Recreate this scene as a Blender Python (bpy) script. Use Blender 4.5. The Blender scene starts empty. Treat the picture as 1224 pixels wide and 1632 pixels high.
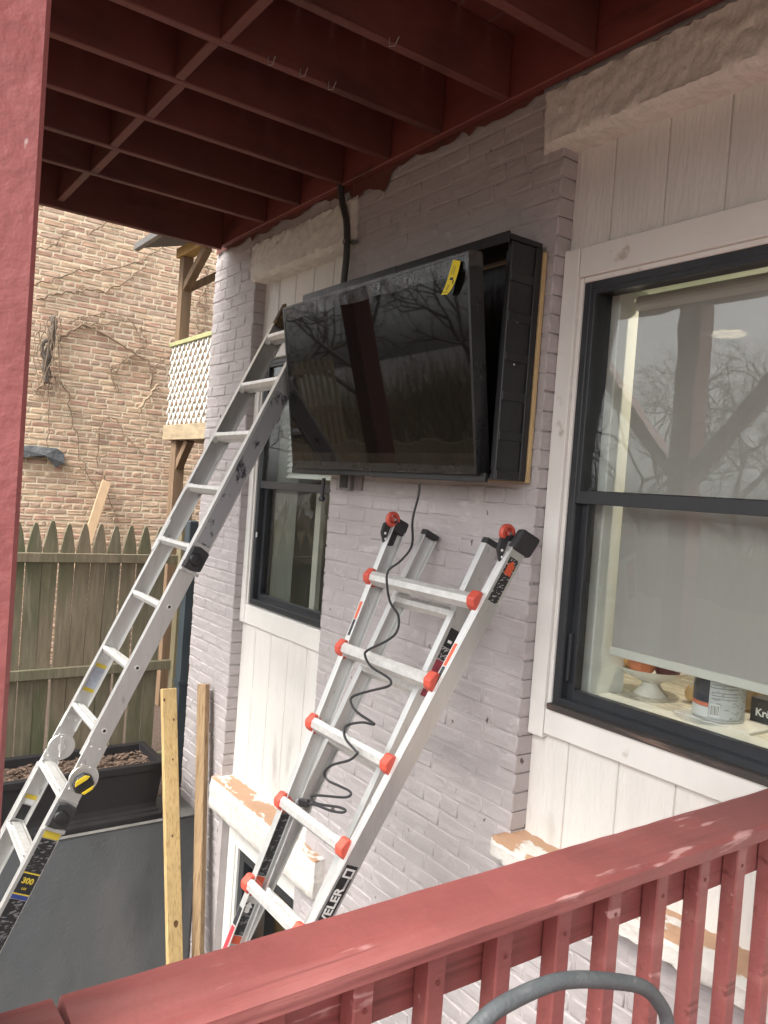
import bpy, bmesh, math, random
from mathutils import Vector, Matrix
random.seed(7)
S = bpy.context.scene
COL = S.collection
R = math.radians

# ------------------------------------------------------------------ camera
CAM = Vector((0, -2.1, 0)); YAW, PIT, ROL, FPX = R(35.4824), R(-1.4663), R(4.1976), 1272.5
fw = Vector((-math.cos(YAW)*math.cos(PIT), math.sin(YAW)*math.cos(PIT), math.sin(PIT)))
rt = fw.cross(Vector((0, 0, 1))).normalized(); up = rt.cross(fw)
cr, sr = math.cos(ROL), math.sin(ROL)
rt, up = cr*rt + sr*up, -sr*rt + cr*up
cd = bpy.data.cameras.new('camera'); cam = bpy.data.objects.new('camera', cd); COL.objects.link(cam)
cam.matrix_world = Matrix(((rt.x, up.x, -fw.x, CAM.x), (rt.y, up.y, -fw.y, CAM.y), (rt.z, up.z, -fw.z, CAM.z), (0, 0, 0, 1)))
cd.sensor_fit = 'VERTICAL'; cd.sensor_height = 24; cd.lens = 24*FPX/1632
cd.clip_start = 0.05; cd.clip_end = 1000
S.camera = cam
# ------------------------------------------------------------------ world, sun, exposure
W = bpy.data.worlds.new('World'); S.world = W; W.use_nodes = True
SUN_EL, SUN_AZ = R(54), R(169)          # compass style: direction the light comes from, measured from +Y clockwise
nt = W.node_tree; nt.nodes.clear()
sky = nt.nodes.new('ShaderNodeTexSky'); sky.sky_type = 'NISHITA'; sky.sun_disc = False
sky.sun_elevation = SUN_EL; sky.sun_rotation = SUN_AZ; sky.dust_density = 4; sky.air_density = 1.0
hs = nt.nodes.new('ShaderNodeHueSaturation'); hs.inputs['Saturation'].default_value = 0.08
bg = nt.nodes.new('ShaderNodeBackground'); bg.inputs['Strength'].default_value = 0.15
wo = nt.nodes.new('ShaderNodeOutputWorld')
nt.links.new(sky.outputs[0], hs.inputs['Color']); nt.links.new(hs.outputs[0], bg.inputs[0]); nt.links.new(bg.outputs[0], wo.inputs[0])
sl = bpy.data.lights.new('sun', 'SUN'); sl.energy = 1.5; sl.angle = R(30); sl.color = (1, .93, .84)
so = bpy.data.objects.new('sun', sl); COL.objects.link(so)
sd = Vector((math.sin(SUN_AZ)*math.cos(SUN_EL), math.cos(SUN_AZ)*math.cos(SUN_EL), math.sin(SUN_EL)))
so.rotation_euler = sd.to_track_quat('Z', 'Y').to_euler(); so.location = sd*30
S.view_settings.view_transform = 'Standard'; S.view_settings.look = 'None'; S.view_settings.gamma = 1
S.view_settings.exposure = 1.72
S.cycles.max_bounces = 8; S.cycles.transparent_max_bounces = 12

# ------------------------------------------------------------------ pixel helpers (photo pixels -> a point on a given plane)
def ray(x, y):
    return rt*((x-612)/FPX) + up*((816-y)/FPX) + fw
def on_plane(px, P0, n):
    r = ray(*px); return CAM + r*(((Vector(P0)-CAM).dot(n))/(r.dot(n)))
def onX(px, X): return on_plane(px, (X, 0, 0), Vector((1, 0, 0)))
def onY(px, Y): return on_plane(px, (0, Y, 0), Vector((0, 1, 0)))
def pix(P):
    q = Vector(P)-CAM; dz = q.dot(fw)
    if dz < .05: return None
    return 612+FPX*q.dot(rt)/dz, 816-FPX*q.dot(up)/dz, dz

# ------------------------------------------------------------------ materials
MATS = {}
def mat(name, col, rough=.6, metal=0., var=0., vscale=6., bump=0., bscale=60., stretch=(1, 1, 1), col2=None, mix=None, spec=.5, coord='pos', emit=0, subsurf=0, trans=None):
    if name in MATS: return MATS[name]
    m = bpy.data.materials.new(name); m.use_nodes = True; t = m.node_tree; N = t.nodes; L = t.links
    b = N['Principled BSDF']
    b.inputs['Base Color'].default_value = (*col, 1); b.inputs['Roughness'].default_value = rough; b.inputs['Metallic'].default_value = metal
    b.inputs['Specular IOR Level'].default_value = spec
    if emit: b.inputs['Emission Color'].default_value = (*col, 1); b.inputs['Emission Strength'].default_value = emit
    if coord == 'pos':
        g = N.new('ShaderNodeNewGeometry'); src = g.outputs['Position']
    else:
        g = N.new('ShaderNodeTexCoord'); src = g.outputs['Object']
    mp = N.new('ShaderNodeMapping'); mp.inputs['Scale'].default_value = stretch; L.new(src, mp.inputs['Vector']); vec = mp.outputs[0]
    colout = None
    if var > 0 or col2:
        n = N.new('ShaderNodeTexNoise'); n.inputs['Scale'].default_value = vscale; n.inputs['Detail'].default_value = 7; n.inputs['Roughness'].default_value = .65
        L.new(vec, n.inputs['Vector'])
        rp = N.new('ShaderNodeValToRGB'); L.new(n.outputs['Fac'], rp.inputs[0])
        lo, hi = mix or (.3, .7)
        rp.color_ramp.elements[0].position = lo; rp.color_ramp.elements[1].position = hi
        if col2: c0, c1 = col, col2
        else: c0 = tuple(c*(1-var) for c in col); c1 = tuple(min(1, c*(1+var)) for c in col)
        rp.color_ramp.elements[0].color = (*c0, 1); rp.color_ramp.elements[1].color = (*c1, 1)
        colout = rp.outputs[0]
        L.new(colout, b.inputs['Base Color'])
        # roughness varies with the same noise
        mr = N.new('ShaderNodeMapRange'); mr.inputs['To Min'].default_value = max(.05, rough-.1); mr.inputs['To Max'].default_value = min(1, rough+.12)
        L.new(n.outputs['Fac'], mr.inputs[0]); L.new(mr.outputs[0], b.inputs['Roughness'])
    if bump > 0:
        n2 = N.new('ShaderNodeTexNoise'); n2.inputs['Scale'].default_value = bscale; n2.inputs['Detail'].default_value = 5
        L.new(vec, n2.inputs['Vector'])
        bp = N.new('ShaderNodeBump'); bp.inputs['Strength'].default_value = bump; bp.inputs['Distance'].default_value = .01
        L.new(n2.outputs['Fac'], bp.inputs['Height']); L.new(bp.outputs[0], b.inputs['Normal'])
    m['_base'] = 0
    MATS[name] = m
    return m
def add_layer(m, col, scale, lo, hi, stretch=(1, 1, 1), seed=0., detail=4, rough=None, zmin=None, zmax=None):
    """mix another colour over the base colour where a noise passes a threshold: wear, chips, stains"""
    t = m.node_tree; N = t.nodes; L = t.links; b = N['Principled BSDF']
    g = N.new('ShaderNodeNewGeometry'); mp = N.new('ShaderNodeMapping'); mp.inputs['Scale'].default_value = stretch; mp.inputs['Location'].default_value = (seed, seed*.7, seed*1.3)
    L.new(g.outputs['Position'], mp.inputs['Vector'])
    n = N.new('ShaderNodeTexNoise'); n.inputs['Scale'].default_value = scale; n.inputs['Detail'].default_value = detail; L.new(mp.outputs[0], n.inputs['Vector'])
    mr = N.new('ShaderNodeMapRange'); mr.inputs['From Min'].default_value = lo; mr.inputs['From Max'].default_value = hi; L.new(n.outputs['Fac'], mr.inputs[0])
    fac = mr.outputs[0]
    if zmin is not None or zmax is not None:
        sx = N.new('ShaderNodeSeparateXYZ'); L.new(g.outputs['Position'], sx.inputs[0])
        c = N.new('ShaderNodeMath'); c.operation = 'GREATER_THAN' if zmin is not None else 'LESS_THAN'; c.inputs[1].default_value = zmin if zmin is not None else zmax
        L.new(sx.outputs['Z'], c.inputs[0])
        mm = N.new('ShaderNodeMath'); mm.operation = 'MULTIPLY'; L.new(fac, mm.inputs[0]); L.new(c.outputs[0], mm.inputs[1]); fac = mm.outputs[0]
    mx = N.new('ShaderNodeMix'); mx.data_type = 'RGBA'
    L.new(fac, mx.inputs[0])
    ic = b.inputs['Base Color']
    if ic.links: L.new(ic.links[0].from_socket, mx.inputs[6])
    else: mx.inputs[6].default_value = ic.default_value
    mx.inputs[7].default_value = (*col, 1)
    L.new(mx.outputs[2], ic)
    return m
def add_bump(m, scale, strength, dist=.01, stretch=(1, 1, 1), detail=4, kind='noise'):
    t = m.node_tree; N = t.nodes; L = t.links; b = N['Principled BSDF']
    g = N.new('ShaderNodeNewGeometry'); mp = N.new('ShaderNodeMapping'); mp.inputs['Scale'].default_value = stretch; L.new(g.outputs['Position'], mp.inputs['Vector'])
    if kind == 'noise':
        n = N.new('ShaderNodeTexNoise'); n.inputs['Detail'].default_value = detail; o = n.outputs['Fac']
    else:
        n = N.new('ShaderNodeTexVoronoi'); o = n.outputs['Distance']
    n.inputs['Scale'].default_value = scale; L.new(mp.outputs[0], n.inputs['Vector'])
    bp = N.new('ShaderNodeBump'); bp.inputs['Strength'].default_value = strength; bp.inputs['Distance'].default_value = dist
    L.new(o, bp.inputs['Height'])
    ni = b.inputs['Normal']
    if ni.links: L.new(ni.links[0].from_socket, bp.inputs['Normal'])
    L.new(bp.outputs[0], ni)
    return m
def schlick(t, f0, normal=None):
    """reflectance that is the same from both sides of a thin pane"""
    N = t.nodes; L = t.links; g = N.new('ShaderNodeNewGeometry')
    d = N.new('ShaderNodeVectorMath'); d.operation = 'DOT_PRODUCT'; L.new(g.outputs['Incoming'], d.inputs[0]); L.new(g.outputs['Normal'], d.inputs[1])
    def mth(op, a, b=None):
        m = N.new('ShaderNodeMath'); m.operation = op
        for k, v in enumerate((a, b)):
            if v is None: continue
            if isinstance(v, (int, float)): m.inputs[k].default_value = v
            else: L.new(v, m.inputs[k])
        return m.outputs[0]
    c = mth('ABSOLUTE', d.outputs['Value']); p = mth('POWER', mth('SUBTRACT', 1.0, c), 5.0)
    return mth('ADD', mth('MULTIPLY', p, 1-f0), f0)
def glass_mat(name, f0=.07, tint=(.97, .985, .975)):
    m = bpy.data.materials.new(name); m.use_nodes = True; t = m.node_tree; N = t.nodes; L = t.links; N.clear()
    o = N.new('ShaderNodeOutputMaterial'); mx = N.new('ShaderNodeMixShader')
    tr = N.new('ShaderNodeBsdfTransparent'); tr.inputs[0].default_value = (*tint, 1); gl = N.new('ShaderNodeBsdfGlossy'); gl.inputs['Roughness'].default_value = 0.0
    # float glass: very slight waviness
    nz = N.new('ShaderNodeTexNoise'); nz.inputs['Scale'].default_value = 4; g = N.new('ShaderNodeNewGeometry'); L.new(g.outputs['Position'], nz.inputs['Vector'])
    bp = N.new('ShaderNodeBump'); bp.inputs['Strength'].default_value = .04; bp.inputs['Distance'].default_value = .02; L.new(nz.outputs['Fac'], bp.inputs['Height']); L.new(bp.outputs[0], gl.inputs['Normal'])
    L.new(schlick(t, f0), mx.inputs[0]); L.new(tr.outputs[0], mx.inputs[1]); L.new(gl.outputs[0], mx.inputs[2]); L.new(mx.outputs[0], o.inputs[0])
    return m

RED = mat('red_deck_paint', (.245, .072, .066), .45, var=.16, vscale=5, bump=.12, bscale=30)
add_layer(RED, (.40, .17, .155), 6, .50, .78, (1.4, .16, 1.4), 3.1, 8)
add_layer(RED, (.13, .035, .032), 9, .61, .72, (3, .08, 3), 6.4, 6)
add_layer(RED, (.46, .25, .235), 34, .66, .72, (1, .16, 1), 9.2, 4)
add_bump(RED, 30, .35, .008, (1.5, .06, 1.5))
RED_SHADED = mat('red_paint_shaded', (.14, .040, .030), .65, var=.22, vscale=3, bump=.2, bscale=25, stretch=(1, .25, 1))  # same red as the railing, with the shade under the deck put into the colour
add_layer(RED_SHADED, (.07, .022, .018), 4, .55, .72, (1, .4, 1), 2.6, 6)
REDP = mat('red_post_paint', (.30, .095, .091), .42, var=.12, vscale=4, bump=.5, bscale=18)
add_bump(REDP, 70, .35, .004)
add_layer(REDP, (.55, .42, .40), 26, .71, .74, (1, 1, .5), 2.)
MAUVE = mat('mauve_wall_paint', (.422, .384, .382), .6, var=.09, vscale=2.2, bump=.25, bscale=45)
add_bump(MAUVE, 11, .22, .02)
add_layer(MAUVE, (.50, .46, .455), 13, .60, .74, (1, 1, 1.6), 1.7, 6)
add_layer(MAUVE, (.10, .075, .07), 22, .72, .75, (1, 1, .7), 5.5, 3)
SIDE = mat('white_siding_paint', (.70, .675, .635), .5, var=.05, vscale=3, bump=.5, bscale=28, stretch=(3.2, 3.2, .35))
add_layer(SIDE, (.50, .47, .43), 6, .63, .75, (1, 1, .3), 4., 5)
TRIM = mat('white_trim_paint', (.72, .70, .66), .42, var=.05, vscale=4, bump=.12, bscale=30)
add_layer(TRIM, (.50, .44, .38), 9, .68, .74, (1, 1, 1), 7.)
LINT = mat('rough_stone_paint', (.70, .66, .60), .55, var=.06, vscale=8, bump=.3, bscale=22)
add_bump(LINT, 22, .4, .03, (1.6, 1, .8), 5)
SILL = mat('peeling_sill_paint', (.66, .63, .58), .6, var=.08, vscale=8, bump=.6, bscale=25)
add_bump(SILL, 14, .7, .03)
FRAME = mat('charcoal_window_frame', (.028, .031, .035), .35, var=.15, vscale=6, bump=.03, bscale=80)
FRAMEW = mat('worn_bronze_sill', (.045, .038, .034), .5, col2=(.24, .15, .11), vscale=14, mix=(.55, .7), stretch=(.25, 1, 4))
GLASS = glass_mat('window_glass', .048)
ALU = mat('brushed_aluminium', (.58, .58, .565), .40, metal=.75, var=.08, vscale=20, bump=.06, bscale=120, stretch=(1, 1, .2))
add_layer(ALU, (.42, .42, .41), 28, .66, .74, (1, 1, .5), 4.)
ALUD = mat('scuffed_aluminium_tread', (.74, .74, .72), .42, metal=.65, var=.12, vscale=40, bump=.15, bscale=90)
REDPL = mat('red_orange_plastic', (.56, .085, .055), .45, var=.08, vscale=20)
BLACK = mat('black_plastic', (.018, .018, .019), .42, var=.2, vscale=15, bump=.05, bscale=90)
RUBBER = mat('dark_rubber', (.03, .03, .031), .7, var=.2, vscale=20)
YELLOW = mat('yellow_plastic', (.75, .55, .03), .4)
STICK = mat('black_sticker', (.02, .02, .022), .35, var=.3, vscale=60)
BBOX = mat('black_stained_wood', (.014, .014, .015), .38, var=.35, vscale=10, bump=.25, bscale=30, stretch=(1, 1, .3))
add_layer(BBOX, (.25, .24, .23), 16, .735, .75, (1, 1, 1), 8.)
TVPL = mat('tv_bezel_plastic', (.016, .016, .017), .28, var=.2, vscale=8)
PINE = mat('fresh_pine', (.52, .37, .17), .65, var=.13, vscale=5, bump=.15, bscale=40, stretch=(6, 6, .5))
add_layer(PINE, (.36, .23, .09), 7, .50, .72, (14, 14, .22), 1.3, 4)
PINE2 = mat('weathered_pine', (.33, .225, .125), .7, var=.18, vscale=5, bump=.2, bscale=40, stretch=(6, 6, .5))
add_layer(PINE2, (.17, .10, .05), 7, .50, .72, (14, 14, .22), 4.3, 4)
FENCE = mat('old_picket_wood', (.105, .085, .052), .8, var=.3, vscale=6, bump=.3, bscale=40, stretch=(5, 5, .6))
add_layer(FENCE, (.075, .085, .04), 3, .48, .7, (1, 1, .6), 2., 5)
add_layer(FENCE, (.17, .145, .10), 9, .58, .72, (3, 3, .3), 6., 4)
PORCHW = mat('brown_porch_wood', (.17, .11, .065), .75, var=.3, vscale=5, bump=.2, bscale=30, stretch=(5, 5, .5))
LATT = mat('cream_lattice_paint', (.60, .59, .54), .6, var=.1, vscale=12)
GREYW = mat('charcoal_stucco', (.105, .112, .118), .7, var=.12, vscale=1.3, bump=.25, bscale=60)
add_layer(GREYW, (.14, .142, .142), 2.2, .46, .72, (1, 1, .45), 3., 8)
add_layer(GREYW, (.075, .078, .081), 3, .55, .85, (1, 1.3, .5), 5., 7)
CEM = mat('grey_cement', (.15, .145, .135), .85, var=.25, vscale=6, bump=.5, bscale=40)
SOIL = mat('brown_mulch', (.075, .05, .036), .95, var=.5, vscale=60, bump=1, bscale=80, col2=None)
GROUND = mat('courtyard_concrete', (.15, .142, .13), .9, var=.25, vscale=1.5, bump=.4, bscale=20)
WIRE = mat('black_cable', (.022, .022, .024), .5)
PIPE = mat('dark_grey_conduit', (.055, .055, .055), .45, var=.2, vscale=20)
HOSE = mat('grey_foam_tube', (.085, .095, .10), .62, var=.2, vscale=9, bump=.25, bscale=120)
add_layer(HOSE, (.15, .155, .155), 30, .60, .72, (1, .4, 1), 2., 5)
BARK = mat('grey_bark', (.13, .11, .09), .9, var=.3, vscale=8, bump=.5, bscale=30, stretch=(4, 4, .6))
VINE = mat('dry_vine_bark', (.22, .155, .105), .9, var=.35, vscale=20)
PLASTER = mat('room_plaster', (.62, .66, .58), .7, var=.03, vscale=2)
DARKROOM = mat('dark_cabinet', (.02, .02, .022), .5, var=.1, vscale=4)
COUNTER = mat('cream_marble_counter', (.66, .62, .52), .25, var=.08, vscale=9, stretch=(1, 3, 1))
SHADEP = (.40, .39, .37)

# ------------------------------------------------------------------ mesh builder
WL = {}
def tag(o, label=None, cat=None, group=None, kind=None):
    if label: o['label'] = label
    if cat: o['category'] = cat
    if group: o['group'] = group
    if kind: o['kind'] = kind
    return o
def empty(name, loc, label, cat, group=None):
    o = bpy.data.objects.new(name, None); COL.objects.link(o); o.location = loc; o.empty_display_size = .1
    WL[o.name] = Vector(loc); return tag(o, label, cat, group)
def place(o, wloc, parent=None):
    wloc = Vector(wloc); WL[o.name] = wloc
    if parent: o.parent = parent; o.location = wloc-WL[parent.name]
    else: o.location = wloc
def link(name, me, wloc, parent=None, rz=0):
    o = bpy.data.objects.new(name, me); COL.objects.link(o); place(o, wloc, parent)
    if rz: o.rotation_euler[2] = rz
    return o
class MB:
    def __init__(s): s.v = []; s.f = []
    def add(s, vs, fs):
        k = len(s.v); s.v += [Vector(p) for p in vs]; s.f += [tuple(i+k for i in f) for f in fs]; return s
    def box(s, x0, x1, y0, y1, z0, z1):
        return s.add([(x0, y0, z0), (x1, y0, z0), (x1, y1, z0), (x0, y1, z0), (x0, y0, z1), (x1, y0, z1), (x1, y1, z1), (x0, y1, z1)],
                     [(0, 3, 2, 1), (4, 5, 6, 7), (0, 1, 5, 4), (1, 2, 6, 5), (2, 3, 7, 6), (3, 0, 4, 7)])
    def beam(s, A, B, w, h, side=(1, 0, 0)):
        """bar from A to B, w along side, h across"""
        A, B = Vector(A), Vector(B); a = (B-A).normalized(); u = Vector(side); u = (u-a*u.dot(a)).normalized(); n = a.cross(u)
        vs = [P+u*(i*w/2)+n*(j*h/2) for P in (A, B) for i, j in ((-1, -1), (1, -1), (1, 1), (-1, 1))]
        return s.add(vs, [(0, 3, 2, 1), (4, 5, 6, 7), (0, 1, 5, 4), (1, 2, 6, 5), (2, 3, 7, 6), (3, 0, 4, 7)])
    def extrude(s, poly, O, u, v, w, d):
        """poly 2D in (u,v) at O, pushed along w by d"""
        O, u, v, w = Vector(O), Vector(u), Vector(v), Vector(w); n = len(poly)
        vs = [O+u*a+v*b for a, b in poly]+[O+u*a+v*b+w*d for a, b in poly]
        fs = [tuple(range(n))[::-1], tuple(range(n, 2*n))]+[(i, (i+1) % n, (i+1) % n+n, i+n) for i in range(n)]
        return s.add(vs, fs)
    def sweep(s, poly, A, B, u, v):
        A, B, u, v = Vector(A), Vector(B), Vector(u), Vector(v); n = len(poly)
        vs = [A+u*a+v*b for a, b in poly]+[B+u*a+v*b for a, b in poly]
        return s.add(vs, [tuple(range(n))[::-1], tuple(range(n, 2*n))]+[(i, (i+1) % n, (i+1) % n+n, i+n) for i in range(n)])
    def tube(s, path, r, seg=8):
        P = [Vector(p) for p in path]; n = len(P); rs = r if isinstance(r, (list, tuple)) else [r]*n
        t0 = (P[1]-P[0]).normalized(); ref = Vector((0, 0, 1)) if abs(t0.z) < .9 else Vector((1, 0, 0))
        u = t0.cross(ref).normalized(); vs = []
        for i in range(n):
            t = (P[min(i+1, n-1)]-P[max(i-1, 0)]).normalized()
            u = (u-t*u.dot(t)); u = u.normalized() if u.length > 1e-6 else t.orthogonal().normalized()
            w = t.cross(u)
            for k in range(seg):
                a = 2*math.pi*k/seg; vs.append(P[i]+(u*math.cos(a)+w*math.sin(a))*rs[i])
        fs = [(i*seg+k, i*seg+(k+1) % seg, (i+1)*seg+(k+1) % seg, (i+1)*seg+k) for i in range(n-1) for k in range(seg)]
        fs += [tuple(range(seg))[::-1], tuple((n-1)*seg+k for k in range(seg))]
        return s.add(vs, fs)
    def lathe(s, prof, C, axis=(0, 0, 1), seg=24, a0=0, a1=2*math.pi, closed=True):
        C = Vector(C); w = Vector(axis).normalized(); u = w.orthogonal().normalized()
        if abs(w.z) > .99: u = Vector((1, 0, 0))
        v = w.cross(u); full = abs(a1-a0-2*math.pi) < 1e-4; m = seg if full else seg+1; vs = []
        for r, h in prof:
            for k in range(m):
                a = a0+(a1-a0)*k/seg; vs.append(C+(u*math.cos(a)+v*math.sin(a))*max(r, 1e-4)+w*h)
        fs = []
        for i in range(len(prof)-1):
            for k in range(seg):
                k2 = (k+1) % m; fs.append((i*m+k, i*m+k2, (i+1)*m+k2, (i+1)*m+k))
        if full and closed:
            fs += [tuple(range(m))[::-1], tuple((len(prof)-1)*m+k for k in range(m))]
        return s.add(vs, fs)
    def mesh(s, name, bevel=0, smooth=False, c=Vector((0, 0, 0)), seg=1):
        me = bpy.data.meshes.new(name); me.from_pydata([p-c for p in s.v], [], s.f)
        if bevel or True:
            bm = bmesh.new(); bm.from_mesh(me)
            bmesh.ops.recalc_face_normals(bm, faces=bm.faces)
            if bevel:
                es = [e for e in bm.edges if len(e.link_faces) == 2 and e.calc_face_angle(0) > .5]
                bmesh.ops.bevel(bm, geom=es, offset=bevel, segments=seg, affect='EDGES', profile=.6, clamp_overlap=True)
            if smooth:
                for f in bm.faces: f.smooth = True
                for e in bm.edges:
                    if len(e.link_faces) == 2 and e.calc_face_angle(0) > .7: e.smooth = False
            bm.to_mesh(me); bm.free()
        return me
    def build(s, name, m, parent=None, bevel=0, smooth=False, seg=1):
        lo = Vector((min(p.x for p in s.v), min(p.y for p in s.v), min(p.z for p in s.v))); hi = Vector((max(p.x for p in s.v), max(p.y for p in s.v), max(p.z for p in s.v)))
        c = Vector(((lo.x+hi.x)/2, (lo.y+hi.y)/2, lo.z))
        me = s.mesh(name, bevel, smooth, c, seg); me.materials.append(m)
        return link(name, me, c, parent)
def box(name, m, b, parent=None, bevel=.003): return MB().box(*b).build(name, m, parent, bevel)
def text(name, string, size, O, u, v, m, parent, lift=.0, align='LEFT', bold=0):
    cu = bpy.data.curves.new(name, 'FONT'); cu.body = string; cu.size = size; cu.align_x = align; cu.align_y = 'CENTER'; cu.extrude = .0006; cu.offset = bold; cu.resolution_u = 3
    o = bpy.data.objects.new('tmp_text', cu); COL.objects.link(o); dg = bpy.context.evaluated_depsgraph_get()
    me = bpy.data.meshes.new_from_object(o.evaluated_get(dg)); bpy.data.objects.remove(o)
    u, v = Vector(u).normalized(), Vector(v).normalized(); n = u.cross(v); O = Vector(O)+n*lift
    M = Matrix(((u.x, v.x, n.x, 0), (u.y, v.y, n.y, 0), (u.z, v.z, n.z, 0), (0, 0, 0, 1))); me.transform(M)
    me.materials.clear(); me.materials.append(m); return link(name, me, O, parent)
def struct(o): o['kind'] = 'structure'; return o
def smooth_path(P, k=4):
    P = [Vector(p) for p in P]; out = []
    for i in range(len(P)-1):
        p0, p1, p2, p3 = P[max(i-1, 0)], P[i], P[i+1], P[min(i+2, len(P)-1)]
        for j in range(k):
            t = j/k; out.append(.5*((2*p1)+(p2-p0)*t+(2*p0-5*p1+4*p2-p3)*t*t+(3*p1-p0-3*p2+p3)*t**3))
    return out+[P[-1]]

# ================================================================== THE SETTING
GZ = -3.2
g = MB(); g.add([(-250, -250, GZ), (250, -250, GZ), (250, 250, GZ), (-250, 250, GZ)], [(0, 1, 2, 3)])
struct(g.build('ground', GROUND))
t_ = MB().box(-9.2, -5.1, -6, 6, GZ, -2.17); struct(t_.build('terrace_ground', SOIL))
LEAF = mat('leaf_litter', (.085, .066, .042), .95, var=.6, vscale=2.5, bump=.8, bscale=40)
y_ = MB().box(-40, 30, -45, -4.2, GZ-.4, GZ+.9); struct(y_.build('yard_ground', LEAF))

# ------------------------------------------------------------------ bricks
def brick_mesh(name, L, H, D, rnd, bev=.007, jit=.0025, mats=None):
    """front faces -Y at about y=0; rounded, uneven outline; 38 triangles"""
    ring = [(-1, -1), (0, -1), (1, -1), (1, 0), (1, 1), (0, 1), (-1, 1), (-1, 0)]
    j = lambda k=1: rnd.uniform(-jit, jit)*k
    outer = []; inner = []; back = []
    for a, b in ring:
        x, z = a*L/2+j(), b*H/2+j()
        outer.append((x, bev*.9+j(.4), z)); back.append((a*L/2, D, b*H/2))
        inner.append((x-a*bev*(1+rnd.uniform(-.3, .5)), j(1.0), z-b*bev*(1+rnd.uniform(-.3, .5))))
    v = outer+inner+back
    f = [tuple(range(8, 16))]+[(i, (i+1) % 8, 8+(i+1) % 8, 8+i) for i in range(8)]+[(16+i, 16+(i+1) % 8, (i+1) % 8, i) for i in range(8)]
    me = bpy.data.meshes.new(name); me.from_pydata(v, [], f); me.update()
    for p in me.polygons: p.use_smooth = 0 < p.index < 9
    return me
def run_course(x0, x1, L, gap, off, rnd, minl=.05):
    """list of (centre, length) of bricks between x0 and x1"""
    out = []; x = x0; first = True
    while x < x1-.02:
        l = (off if first and off > minl else L)*rnd.uniform(.96, 1.04); first = False
        if x1-(x+l) < minl: l = x1-x
        out.append((x+l/2, l)); x += l+gap
    return out
def lay_bricks(regions, course, H, gap, parent, variants_s, variants_h, D, rnd, front, axis, maxparts, material, score, name='brick', hl=.1, L=.2):
    """regions: (a0,a1,z0,z1); front(a,z)->world front point; axis 'X' faces -Y, 'Y' faces +X"""
    items = []
    for (a0, a1, z0, z1, ph) in regions:
        n = int(round((z1-z0)/course))
        for c in range(n):
            z = z0+(c+.5)*course
            hdr = (int(round(z/course)) % 6) == 0
            l = hl if hdr else L
            off = l*(.5 if (int(round((z+20)/course)) % 2) else 1.0)+ph*rnd.uniform(-.02, .02)
            for a, ln in run_course(a0, a1, l, gap, off, rnd):
                items.append((a, z+rnd.uniform(-.002, .002), ln))
    sc = [(score(front(a, z), ln), i) for i, (a, z, ln) in enumerate(items)]
    sc.sort(reverse=True); top = set(i for s_, i in sc[:maxparts] if s_ > 0)
    rest = MB(); rest_m = []; rz = 0 if axis == 'X' else math.pi/2; faces_s = 0
    for i, (a, z, ln) in enumerate(items):
        var = variants_h if ln < .15 else variants_s
        me, base = var[rnd.randrange(len(var))]
        P = Vector(front(a, z)); push = rnd.uniform(-.0018, .0018)
        flip = rnd.choice((1, -1))
        if i in top:
            o = link(name, me, P, parent, rz); o.scale = (ln/base*flip, 1, 1); o.rotation_euler[1] = rnd.uniform(-.008, .008)
            if axis == 'X': o.location.y += push
            else: o.location.x += push
        else:
            k = ln/base; vs = []
            for v in me.vertices:
                x, y, zz = v.co.x*k, v.co.y+push, v.co.z
                vs.append((P.x+x, P.y+y, P.z+zz) if axis == 'X' else (P.x-y, P.y+x, P.z+zz))
            rest.add(vs, [tuple(p.vertices) for p in me.polygons]); rest_m += [rnd.randrange(8)]*len(me.polygons)
    if rest.v:
        c = Vector((0, 0, 0)); me = bpy.data.meshes.new('further_bricks'); me.from_pydata(rest.v, [], rest.f); me.update()
        ml = material
        for m_ in ml: me.materials.append(m_)
        for p, k in zip(me.polygons, rest_m): p.use_smooth = False; p.material_index = k % len(ml)
        o = link('further_bricks', me, c, parent); o['kind'] = 'stuff'
    return items

# ------------------------------------------------------------------ HOUSE (facade plane y = 0)
house = empty('house', (-2.5, .2, GZ), 'mauve painted brick house with white trimmed windows and rough stone lintels', 'house')
REC = .075                                  # the siding sits this far back
wall = MB()
for b in ((-5.07, -4.462, .0036, .34, GZ, 3.2), (-3.424, -2.022, .0036, .34, GZ, 3.2), (-2.03, 1.6, .0036, .34, GZ, -1.28), (-4.47, -3.42, .0036, .34, 1.43, 3.2), (-2.03, 1.6, .0036, .34, 1.48, 3.2), (.0, 1.6, .0036, .34, -1.28, 1.48), (-4.47, -4.40, .0036, .34, GZ, -2.0), (-3.5, -3.42, .0036, .34, GZ, -2.0)):
    wall.box(*b)
bw = wall.build('brick_wall', MAUVE, house)
rb = random.Random(11)
CRS = .0692
fs = []
for i in range(14):
    me = brick_mesh('painted_brick', .2, .0628, .1, rb, .0055, .0022); me.materials.append(MAUVE); fs.append((me, .2))
fh = []
for i in range(8):
    me = brick_mesh('painted_brick_end', .1, .0628, .1, rb, .0055, .0022); me.materials.append(MAUVE); fh.append((me, .1))
def score_house(P, ln):
    P = Vector(P)
    q = pix(P)
    if not q or not (-10 < q[0] < 1234 and -10 < q[1] < 1642): return -1
    x, y, dz = q
    if 475 < x < 800 and 440 < y < 760: return -1          # behind the television
    if y > 1575-.28*(x-100) and x < 700: return -1         # behind the handrail
    if y > 1270-.29*(x-1224)+70 and x > 700: return .3/dz
    if -4.4 < P.x < -3.5 and P.z < -2: return -1
    return ln/dz/dz
regs = [(-5.08, -4.455, GZ, GZ+67*CRS, 1), (-3.43, -2.015, GZ, GZ+68*CRS, 1), (-2.015+.008, .4, GZ, -1.285, 1), (-4.455+.008, -3.438, 1.435, 1.435+CRS, 0)]
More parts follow.
